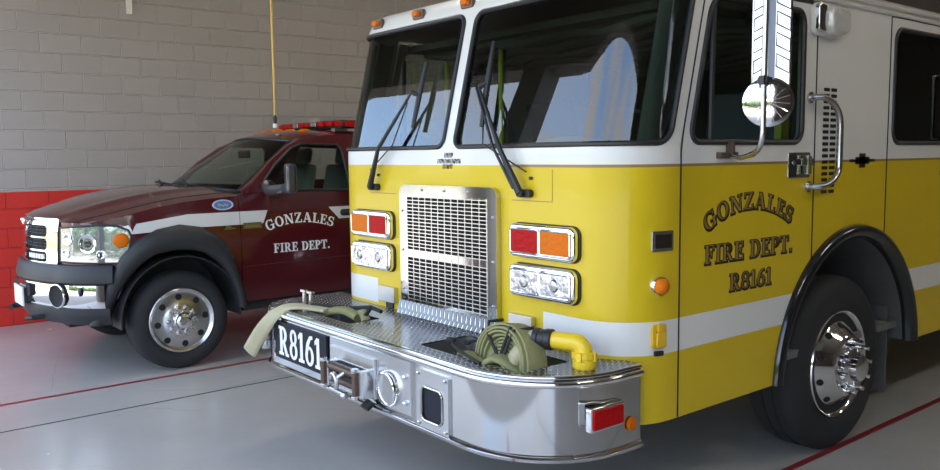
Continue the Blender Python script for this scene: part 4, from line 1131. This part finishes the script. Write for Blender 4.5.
# headlight surround (body colour) on both corners
for s in (1, -1):
    ua, ub = u_of_x(.55), u_of_y(-.37)
    o_ = [(ua, .89), (ub-.015, .89), (ub+.06, 1.05), (ub+.03, ftop(-.37)-.005), (u_of_y(-.5), ftop(-.5)), (u_of_y(-.62), ftop(-.6)), (u_of_x(.75), 1.23), (ua, 1.235)]
    hl = [(ua+.004, .925), (ub-.07, .915), (ub-.02, 1.02), (ub, 1.12), (ub-.02, 1.17), (ub-.10, 1.205), (ub-.25, 1.215), (ua+.004, 1.19)]
    mb = MB(); sheet(mb, o_, [hl], lambda a, b: pfront(s*a, b, 0), .06); normals_out(mb.build('headlight_surround', 'maroon', PK, solid=.02, angle=50), (0, 1, 1))
# hood
def hoodf(i, j):
    # i along length 0..1 ; j across -1..1
    xx = (j*2-1); ax_ = abs(xx)
    yc0, yc1 = -.93, .26
    ye0, ye1 = -.62, .54
    yf = yc0+(-.80-yc0)*min(1, (ax_/.62))**2 if ax_ < .62 else -.80+(ye0+.80)*((ax_-.62)/.38)**1.3
    yr = yc1+(ye1-yc1)*ax_**2
    y = yf+(yr-yf)*i
    pe_ = psurf(1, min(max(y, -.62), .54), ftop(y))
    xe = pe_.x if y > -.62 else pe_.x
    zc = 1.265+.205*(1-(1-i)**2.1)+.005
    ze = ftop(y)
    bulge = 1-ax_**3.2
    z = ze+(zc-ze)*bulge
    z += .018*math.exp(-((ax_-.60)/.06)**2)*min(1, i*3)
    z -= .03*(1-min(1, i/.08))**2*(1 if ax_ < .7 else .3)
    return (xx*xe, y, z)
mb = MB(); mb.grid(hoodf, 40, 48); hood = mb.build('hood', 'maroon', PK, angle=60, solid=.012); 
for s in (1, -1):
    mb = MB(); mb.tube([tuple(Vector(hoodf(i/20, .5+s*.5*.86))+Vector((0, 0, .0015))) for i in range(21)], .0035, 6); mb.build('hood_seam', 'black', hood)
# cowl
mb = MB(); mb.grid(lambda i, j: (lambda p: (p[0]*.98, p[1]+.16*i, p[2]-.012+.02*i))(hoodf(1, .06+.88*j)), 3, 20); mb.build('cowl', 'black', PK)
# windscreen
def wsf(i, j):    # i up, j across
    xx = j*2-1; ax_ = abs(xx)
    b = Vector((xx*.80, .33+.24*ax_**2.2, 1.468-.03*ax_**2)); t = Vector((xx*.635, 1.03+.14*ax_**2, 1.905-.035*ax_**2))
    p = b.lerp(t, i); p.z += .025*4*i*(1-i)*(1-ax_**2)*.6; return p
mb = MB(); mb.grid(wsf, 12, 20); ws = mb.build('windscreen', 'glass_pickup', PK, angle=60)
if ws.data.polygons[100].normal.z < 0: ws.data.flip_normals()
mb = MB(); mb.tube([wsf(0, j/20) for j in range(21)]+[wsf(i/10, 1) for i in range(1, 11)]+[wsf(1, 1-j/20) for j in range(1, 21)]+[wsf(1-i/10, 0) for i in range(1, 10)], .013, 8, closed=True); mb.build('windscreen_seal', 'black', ws)
# pillars joining windscreen to cab side
for s in (1, -1):
    def pil(i, j):
        a = wsf(i, 1 if s > 0 else 0); k = i*(6); rl_ = [(.56, 1.424), (.60, 1.425), (.68, 1.52), (.86, 1.69), (1.06, 1.83), (1.24, 1.90)]
        t = i*(len(rl_)-1); q = min(int(t), len(rl_)-2); f = t-q; y = rl_[q][0]*(1-f)+rl_[q+1][0]*f; z = rl_[q][1]*(1-f)+rl_[q+1][1]*f
        b = psurf(s, y, z); return a.lerp(b, j)+Vector((s, -.5, .6))*.02*sin(pi*j)
    mb = MB(); mb.grid(pil, 14, 5); mb.build('front_pillar', 'maroon', PK, angle=60)
# roof
def roof(i, j):
    xx = j*2-1; ax_ = abs(xx); f = Vector(wsf(1, j)); 
    ys = 1.24+(2.5-1.24)*i; e = psurf(1, max(1.24, ys), 1.90+.035*min(1, (ys-1.24)/.4))
    zr = 1.985-.02*(1-min(1, i*4))**2
    y = f.y+(2.5-f.y)*i
    xe = .635+(e.x-.635)*min(1, i*5)
    z = e.z+(zr-e.z)*(1-ax_**4)
    if i < .25: k = (1-i/.25)**2; z = z*(1-k)+f.z*k
    return (xx*xe, y, z)
mb = MB(); mb.grid(roof, 28, 24); rf = mb.build('roof', 'maroon', PK, angle=60, solid=.02)
mb = MB(); mb.box(-.86, .86, 2.86, 2.9, .5, 1.9); mb.build('cab_back', 'maroon', PK)
# cab lamps on the roof
for x in (-.48, -.24, 0, .24, .50):
    mb = MB(); mb.ball((x, 1.36+.06*abs(x), 1.985-.03*abs(x)), .042, 14, (1.0, 1.5, .5)); mb.build('roof_marker_lamp', 'amber_lens', PK)
# light bar
LB = MB(); LB.prism(rrect(-.66, .66, 2.0, 2.075, .03), lambda a, b, d_: Vector((a, 1.74+d_+.10*(a/.66)**2, b)), -.13, .13); lb = LB.build('light_bar', 'black', PK, bevel=.015)
rr_ = random.Random(5)
for k in range(11):
    x = -.60+k*.12
    nm = 'clear_lens' if k in (4, 7) else 'red_lens'
    mb = MB(); yb = 1.74+.10*(x/.66)**2; mb.box(x-.055, x+.055, yb-.137, yb-.10, 2.018, 2.062); mb.build(nm, nm, lb, bevel=.006)
mb = MB(); mb.box(.655, .672, 1.74, 1.94, 2.01, 2.065); mb.build('end_lens', 'red_lens', lb, bevel=.005)
for x in (-.5, .5):
    mb = MB(); mb.box(x-.03, x+.03, 1.70, 1.84, 1.93, 2.0); mb.build('bar_foot', 'alu', lb)
# pickup wipers
for x0, x1, y1_, z1_ in ((-.30, -.62, .40, 1.50), (.38, .02, .36, 1.50)):
    mb = MB(); mb.tube([(x0, .30, 1.468), (x0-.08, .30, 1.515), (x1, y1_-.02, z1_+.01)], [.016, .012, .008], 8); mb.tube([(x0+.10, .36, 1.482), (x1-.10, y1_-.02, z1_-.005)], .010, 6); mb.build('wiper', 'black', PK)
# grille
ug = u_of_x(.55)
def gf(a, b, d_=0): return pfront(a, b, d_+.02-.10*max(0, b-1.2)*3)
holes = []
for r0, r1 in ((1.115, 1.205), (1.01, 1.10), (.915, .995)):
    holes += [rrect(.03, .43, r0, r1, .03, 4), rrect(-.43, -.03, r0, r1, .03, 4)]
mb = MB(); sheet(mb, rrect(-ug+.005, ug-.005, .885, 1.262, (.05, .05, .03, .03)), holes, gf, .06); pg = normals_out(mb.build('grille_surround', 'chrome', PK, solid=.05, angle=40), (0, 1, 1))
mb = MB(); sheet(mb, quad(-.46, .90, .46, 1.22), [], lambda a, b: gf(a, b, -.045), .1); mb.build('grille_backing', 'dark', pg)
mb = MB()
for k in range(9):
    a = -.42+.105*k; mb.tube([gf(a, .91, -.03), gf(a, 1.05, -.03), gf(a, 1.21, -.03)], .003, 6)
for z in (.94, .97, 1.03, 1.055, 1.08, 1.135, 1.16, 1.185): mb.tube([gf(a, z, -.03) for a in (-.44, -.2, 0, .2, .44)], .003, 6)
mb.build('grille_bars', 'plastic', pg)
mb = MB(); c = gf(0, 1.225, .02); mb.ball(c, .03, 12, (1, .4, 1)); mb.ball(c+Vector((-.022, 0, .012)), .014, 8); mb.ball(c+Vector((.022, 0, .012)), .014, 8); mb.build('hood_badge', 'chrome', pg)
mb = MB()
for k in range(6): mb.prism(quad(.12+k*.045, .935, .15+k*.045, .972), lambda a, b, d_: gf(a, b, d_), -.02, -.005)
mb.build('grille_letter_marks', 'letter_white', pg)
# bumper: upper dark pad, chrome band, lower valance
def band(name, prof, m, u1, parent, foff=0):
    mb = MB(); us_ = [-u1+2*u1*k/48 for k in range(49)]; vs = []
    for o, z in prof:
        for u in us_:
            p, nn = plan(u, .03+o*.8); k = max(0, 1-abs(u)/u1); vs.append((p.x, p.y, z+foff*abs(u)/u1))
    n = len(us_); mb.add(vs, [(i*n+k, i*n+k+1, (i+1)*n+k+1, (i+1)*n+k) for i in range(len(prof)-1) for k in range(n-1)])
    return mb.build(name, m, parent, angle=50, solid=.008)
ue = u_of_y(-.50)
bp_ = band('bumper', [(-.06, .905), (.01, .902), (.03, .885), (.055, .80), (.055, .77), (.02, .755)], 'plastic', ue, PK)
ch = band('chrome_band', [(.0, .76), (.035, .75), (.045, .70), (.04, .62), (.025, .57), (-.01, .56)], 'chrome', ue-.06, bp_)
band('valance', [(.03, .57), (.03, .52), (.0, .46), (-.04, .43)], 'plastic', ue-.03, bp_)
for s in (1, -1):
    uf = u_of_x(.60); c, nn = plan(s*uf, .062); c.z = .665
    mb = MB(); mb.lathe([(-.01, .09), (.020, .09), (.022, .084), (.018, .078), (.016, .03), (.016, 0)], c, nn, 28); fg = mb.build('fog_light', 'dark', bp_)
    mb = MB(); mb.lathe([(.014, .098), (.024, .095), (.026, .088), (.014, .086)], c, nn, 28, close=True); mb.build('fog_ring', 'chrome', bp_)
    mb = MB(); c2, nn = plan(s*(uf+.20), .07); c2.z = .705; mb.ball(c2, .03, 10, (.8, .5, 1.2)); mb.build('parking_sensor', 'black', bp_)
    mb = MB(); mb.tube([(s*.36, -.90, .47), (s*.36, -.99, .47), (s*.32, -1.02, .465)], .022, 8); mb.build('tow_hook', 'black', bp_)
mb = MB(); mb.prism(rrect(-.30, .30, .635, .735, .03), lambda a, b, d_: Vector((a, -.99-d_+.12*(a/.55)**2, b)), -.02, .028); mb.build('air_intake', 'dark', bp_)
mb = MB(); mb.box(-.12, .20, -1.01, -.95, .57, .69); lp = mb.build('plate_holder', 'black', bp_, bevel=.01)
mb = MB(); mb.box(-.12, .20, -1.022, -1.01, .545, .70); mb.build('licence_plate', 'letter_white', lp)
# chassis, interior
mb = MB(); mb.box(-.5, .5, -.75, 5.2, .38, .52); mb.cyl((-.8, 0, .4), (.8, 0, .4), .05); mb.box(-.9, .9, .55, 2.85, .46, .52); mb.box(-.6, .6, -.75, .3, .52, 1.1)
for z in (.55, .62, .70): mb.tube([(.62, -.42, z), (.78, -.34, z)], .03, 8)
mb.build('chassis', 'under', PK)
mb = MB(); mb.box(-.85, .85, .55, .80, .9, 1.42); mb.build('dashboard', 'cabin', PK, bevel=.04)
for s in (1, -1):
    mb = MB(); mb.box(s*.42-.25, s*.42+.25, 1.15, 1.7, .8, 1.0); st = mb.build('seat', 'seat', PK, bevel=.05)
    mb = MB(); mb.box(-.24, .24, -.06, .06, 0, .68, Matrix.Translation((s*.42, 1.70, .98)) @ Matrix.Rotation(radians(-12), 4, 'X')); mb.box(-.13, .13, -.04, .04, .68, .86, Matrix.Translation((s*.42, 1.70, .98)) @ Matrix.Rotation(radians(-12), 4, 'X')); mb.build('backrest', 'dash', st, bevel=.04)
mb = MB(); c = Vector((.42, .98, 1.36)); ax = Vector((0, -.8, -.5)).normalized(); t1_ = Vector((1, 0, 0)); t2_ = ax.cross(t1_); mb.tube([c+(t1_*cos(a)+t2_*sin(a))*.19 for a in [2*pi*k/30 for k in range(30)]], .015, 8, closed=True); mb.cyl(c, c+ax*.25, .03)
for a in (0, pi, pi/2): mb.cyl(c, c+(t1_*cos(a)+t2_*sin(a))*.18, .01, 8)
mb.build('steering_wheel', 'black', PK)
mb = MB(); mb.box(-.13, .13, .99, 1.01, 1.72, 1.79); mb.build('rear_view_mirror', 'black', PK, bevel=.01)
# lettering on the driver's door
drs = [o for o in PK.children if o.name.startswith('door') and o.data.vertices[0].co.x > 0][0]
for txt, yc, zb_, h, L, arc in (('GONZALES', 1.068, 1.150, .085, .65, .88), ('FIRE DEPT.', 1.075, .900, .078, .545, None)):
    lay = layout(txt, h, L, arc, gap=.10)
    text_obj('lettering', lay, lambda a, b, d_: psurf(1, yc+a, zb_+b, d_), 'letter_white', drs, .001, .001, .001)
# service bed
mb = MB(); mb.box(-1.0, 1.0, 3.0, 5.3, .62, 1.45); bd = mb.build('service_bed', 'maroon', PK, bevel=.03)
def pk_wheel(y, s):
    c = Vector((s*.96, y, .405)); ax = (s, 0, 0)
    mb = MB(); mb.lathe([(-.03, .262), (-.012, .275), (-.004, .30), (.0, .335), (-.012, .370), (-.03, .39), (-.06, .401), (-.11, .404), (-.114, .396), (-.12, .396), (-.124, .404), (-.18, .401), (-.21, .385), (-.225, .34), (-.21, .27), (-.20, .25)], c, ax, 64)
    ty = mb.build('wheel', 'rubber', PK, angle=50)
    mb = MB(); mb.lathe([(-.20, .22), (-.18, .25), (-.04, .25), (-.025, .262), (-.012, .268), (-.006, .262), (-.012, .252), (-.024, .243), (-.026, .225), (-.022, .17), (-.018, .140), (-.012, .132), (-.012, 0)], c, ax, 64); mb.build('rim', 'alu', ty, angle=50)
    mb = MB()
    for k in range(8):
        a = 2*pi*k/8+.1; p = c+Vector((s*-.047, .196*cos(a), .196*sin(a))); mb.lathe([(.02, .026), (.0262, .026)], p, ax, 16)
    mb.build('hand_holes', 'dark', ty)
    mb = MB(); mb.lathe([(-.01, .078), (.02, .076), (.03, .066), (.045, .062), (.055, .05), (.055, .03), (.05, .028), (.05, 0)], c, ax, 36); mb.build('hub_cap', 'chrome', ty, angle=40)
    for k in range(10):
        a = 2*pi*k/10; p = c+Vector((s*-.014, .110*cos(a), .110*sin(a))); mb = MB(); mb.lathe([(0, .021), (.012, .021), (.016, .017), (.030, .013), (.034, 0)], p, ax, 12); mb.build('lug_nut', 'chrome', ty, angle=50)
for y in (0, 4.3):
    for s in (1, -1): pk_wheel(y, s)

# ================================================================== SMALL THINGS ON THE WALL AND HANGING
mb = MB(); mb.tube([(-4.0, .97, 2.10), (-4.003, .972, 2.6), (-4.0, .968, 3.3), (-4.0, .97, WZ)], .0095, 8)
CD = mb.build('power_cord', 'cord'); tag(CD, 'thin yellow cord hanging from the ceiling above the pickup roof', 'cord')
mb = MB(); mb.lathe([(0, .016), (.05, .02), (.08, .012)], (-4.0, .97, 2.05), (0, 0, 1), 14); pl = mb.build('plug_body', 'black', CD)
mb = MB(); mb.lathe([(0, .021), (.04, .021)], (-4.0, .97, 2.01), (0, 0, 1), 14); mb.build('plug_end', 'letter_white', CD)
mb = MB(); mb.box(WX0, WX0+.045, .275, .33, 3.32, WZ); tag(mb.build('wall_conduit', 'conduit', None, bevel=.004), 'white boxed conduit coming down the upper block wall', 'conduit')
# outdoors: unseen trees added to darken the horizon in reflections
rt = random.Random(11); mb = MB(); mb.mi = 0
for k in range(150):
    a = radians(150+ (k/149)*240); d = 42+rt.uniform(-6, 10); h = rt.uniform(3, 6)
    cx_, cy_ = 2+d*cos(a), -6+d*sin(a)
    if cy_ > -14 or (-54 < cx_ < -12 and cy_ < -20): continue
    for q in range(4):
        mb.ball((cx_+rt.uniform(-2, 2), cy_+rt.uniform(-2, 2), h*rt.uniform(.35, .8)), rt.uniform(1.2, 2.2), 10, (1, 1, rt.uniform(.8, 1.3)))
    mb.cyl((cx_, cy_, 0), (cx_, cy_, h*.6), .2, 6)
tag(mb.build('added_tree_belt', 'foliage', None, weld=False), 'added belt of dark green trees outside, unseen, darkening reflections', 'trees', kind='stuff')
# unseen low building, added like the trees to darken reflections
bl = MB(); bl.box(-46, -20, -54, -44, -.1, 3.6); B = bl.build('added_low_building', 'brick'); tag(B, 'added low tan masonry building outside, unseen, darkening reflections', 'building')
mb = MB(); mb.box(-46.5, -19.5, -54.5, -43.5, 3.6, 4.0); mb.build('roof', 'roofing', B)

# separate the small repeated fittings so that each is an object of its own
def split_islands(o, name):
    me = o.data; n = len(me.vertices); par = list(range(n))
    def find(a):
        while par[a] != a: par[a] = par[par[a]]; a = par[a]
        return a
    for e in me.edges:
        a, b = find(e.vertices[0]), find(e.vertices[1])
        if a != b: par[a] = b
    groups = {}
    for p in me.polygons: groups.setdefault(find(p.vertices[0]), []).append(p)
    if len(groups) < 2: o.name = name; return
    for g in groups.values():
        mb = MB(); ids = sorted({v for p in g for v in p.vertices}); mp_ = {v: i for i, v in enumerate(ids)}
        mb.add([me.vertices[v].co[:] for v in ids], [tuple(mp_[v] for v in p.vertices) for p in g])
        q = mb.build(name, me.materials[0], o.parent, weld=False)
        for md in o.modifiers:
            if md.type == 'BEVEL':
                m2 = q.modifiers.new('b', 'BEVEL'); m2.width = md.width; m2.segments = 2; m2.limit_method = 'ANGLE'
    bpy.data.objects.remove(o)
for plural, single in (('hand_holes', 'hand_hole'), ('grille_screws', 'grille_screw'), ('panel_bolts', 'panel_bolt'), ('roller_caps', 'roller_cap'), ('rollers', 'roller'),
                       ('swivel_lugs', 'swivel_lug'), ('embossed_panels', 'embossed_panel'), ('trim_rings', 'trim_ring'), ('pressed_ribs', 'pressed_rib'), ('louvre_slots', 'louvre_slot'),
                       ('edge_bolts', 'edge_bolt'), ('strap_buckle', 'strap_buckle'), ('cover_screw', 'cover_screw'), ('headliner', 'headliner')):
    for o in [o for o in bpy.data.objects if o.name.split('.')[0] == plural and o.type == 'MESH']: split_islands(o, single)

# ================================================================== CAMERA, LIGHT
def camera():
    cd = bpy.data.cameras.new('camera'); co = bpy.data.objects.new('camera', cd); COL.objects.link(co)
    cd.sensor_width = 36; cd.lens = 820.3083*36/940; cd.clip_start = .05; cd.clip_end = 500
    Rv = Vector((.62809911, .77806188, -.01054638)); Uv = Vector((-.06861149, .06887785, .99526293)); Fv = Vector((-.77510256, .62440016, -.0966461))
    m = Matrix((( Rv.x, Uv.x, -Fv.x, 3.43117589), (Rv.y, Uv.y, -Fv.y, -2.60229971), (Rv.z, Uv.z, -Fv.z, 1.72390955), (0, 0, 0, 1)))
    co.matrix_world = m; S.camera = co
camera()
wd_ = bpy.data.worlds.new('sky'); S.world = wd_; wd_.use_nodes = True
nt = wd_.node_tree; bg = nt.nodes['Background']; sky = nt.nodes.new('ShaderNodeTexSky'); sky.sky_type = 'NISHITA'
sky.sun_elevation = radians(52); sky.sun_rotation = radians(20); sky.sun_disc = False; sky.air_density = 1; sky.dust_density = 1.5
wt = nt.nodes.new('ShaderNodeTexCoord'); wn = nt.nodes.new('ShaderNodeTexNoise'); wn.inputs['Scale'].default_value = 2.6; wn.inputs['Detail'].default_value = 7; wn.inputs['Roughness'].default_value = .55
wm = nt.nodes.new('ShaderNodeMapping'); wm.inputs['Scale'].default_value = (1, 1, 2.6); nt.links.new(wt.outputs['Generated'], wm.inputs[0]); nt.links.new(wm.outputs[0], wn.inputs['Vector'])
wr = nt.nodes.new('ShaderNodeMapRange'); wr.inputs['From Min'].default_value = .40; wr.inputs['From Max'].default_value = .66; nt.links.new(wn.outputs['Fac'], wr.inputs['Value'])
wx = nt.nodes.new('ShaderNodeMix'); wx.data_type = 'RGBA'; nt.links.new(wr.outputs[0], wx.inputs['Factor']); nt.links.new(sky.outputs[0], wx.inputs['A']); wx.inputs['B'].default_value = (2.3, 2.2, 2.1, 1)
nt.links.new(wx.outputs['Result'], bg.inputs[0]); bg.inputs[1].default_value = .27
sun = bpy.data.lights.new('sun', 'SUN'); sun.energy = 3.6; sun.angle = radians(.6); sun.color = (1, .94, .84)
so = bpy.data.objects.new('sun', sun); COL.objects.link(so); so.rotation_euler = (radians(-32), 0, radians(25))
# the added fill lamps are built with the ceiling above
S.view_settings.view_transform = 'Standard'; S.view_settings.look = 'None'; S.view_settings.gamma = 1; S.view_settings.exposure = 2.15
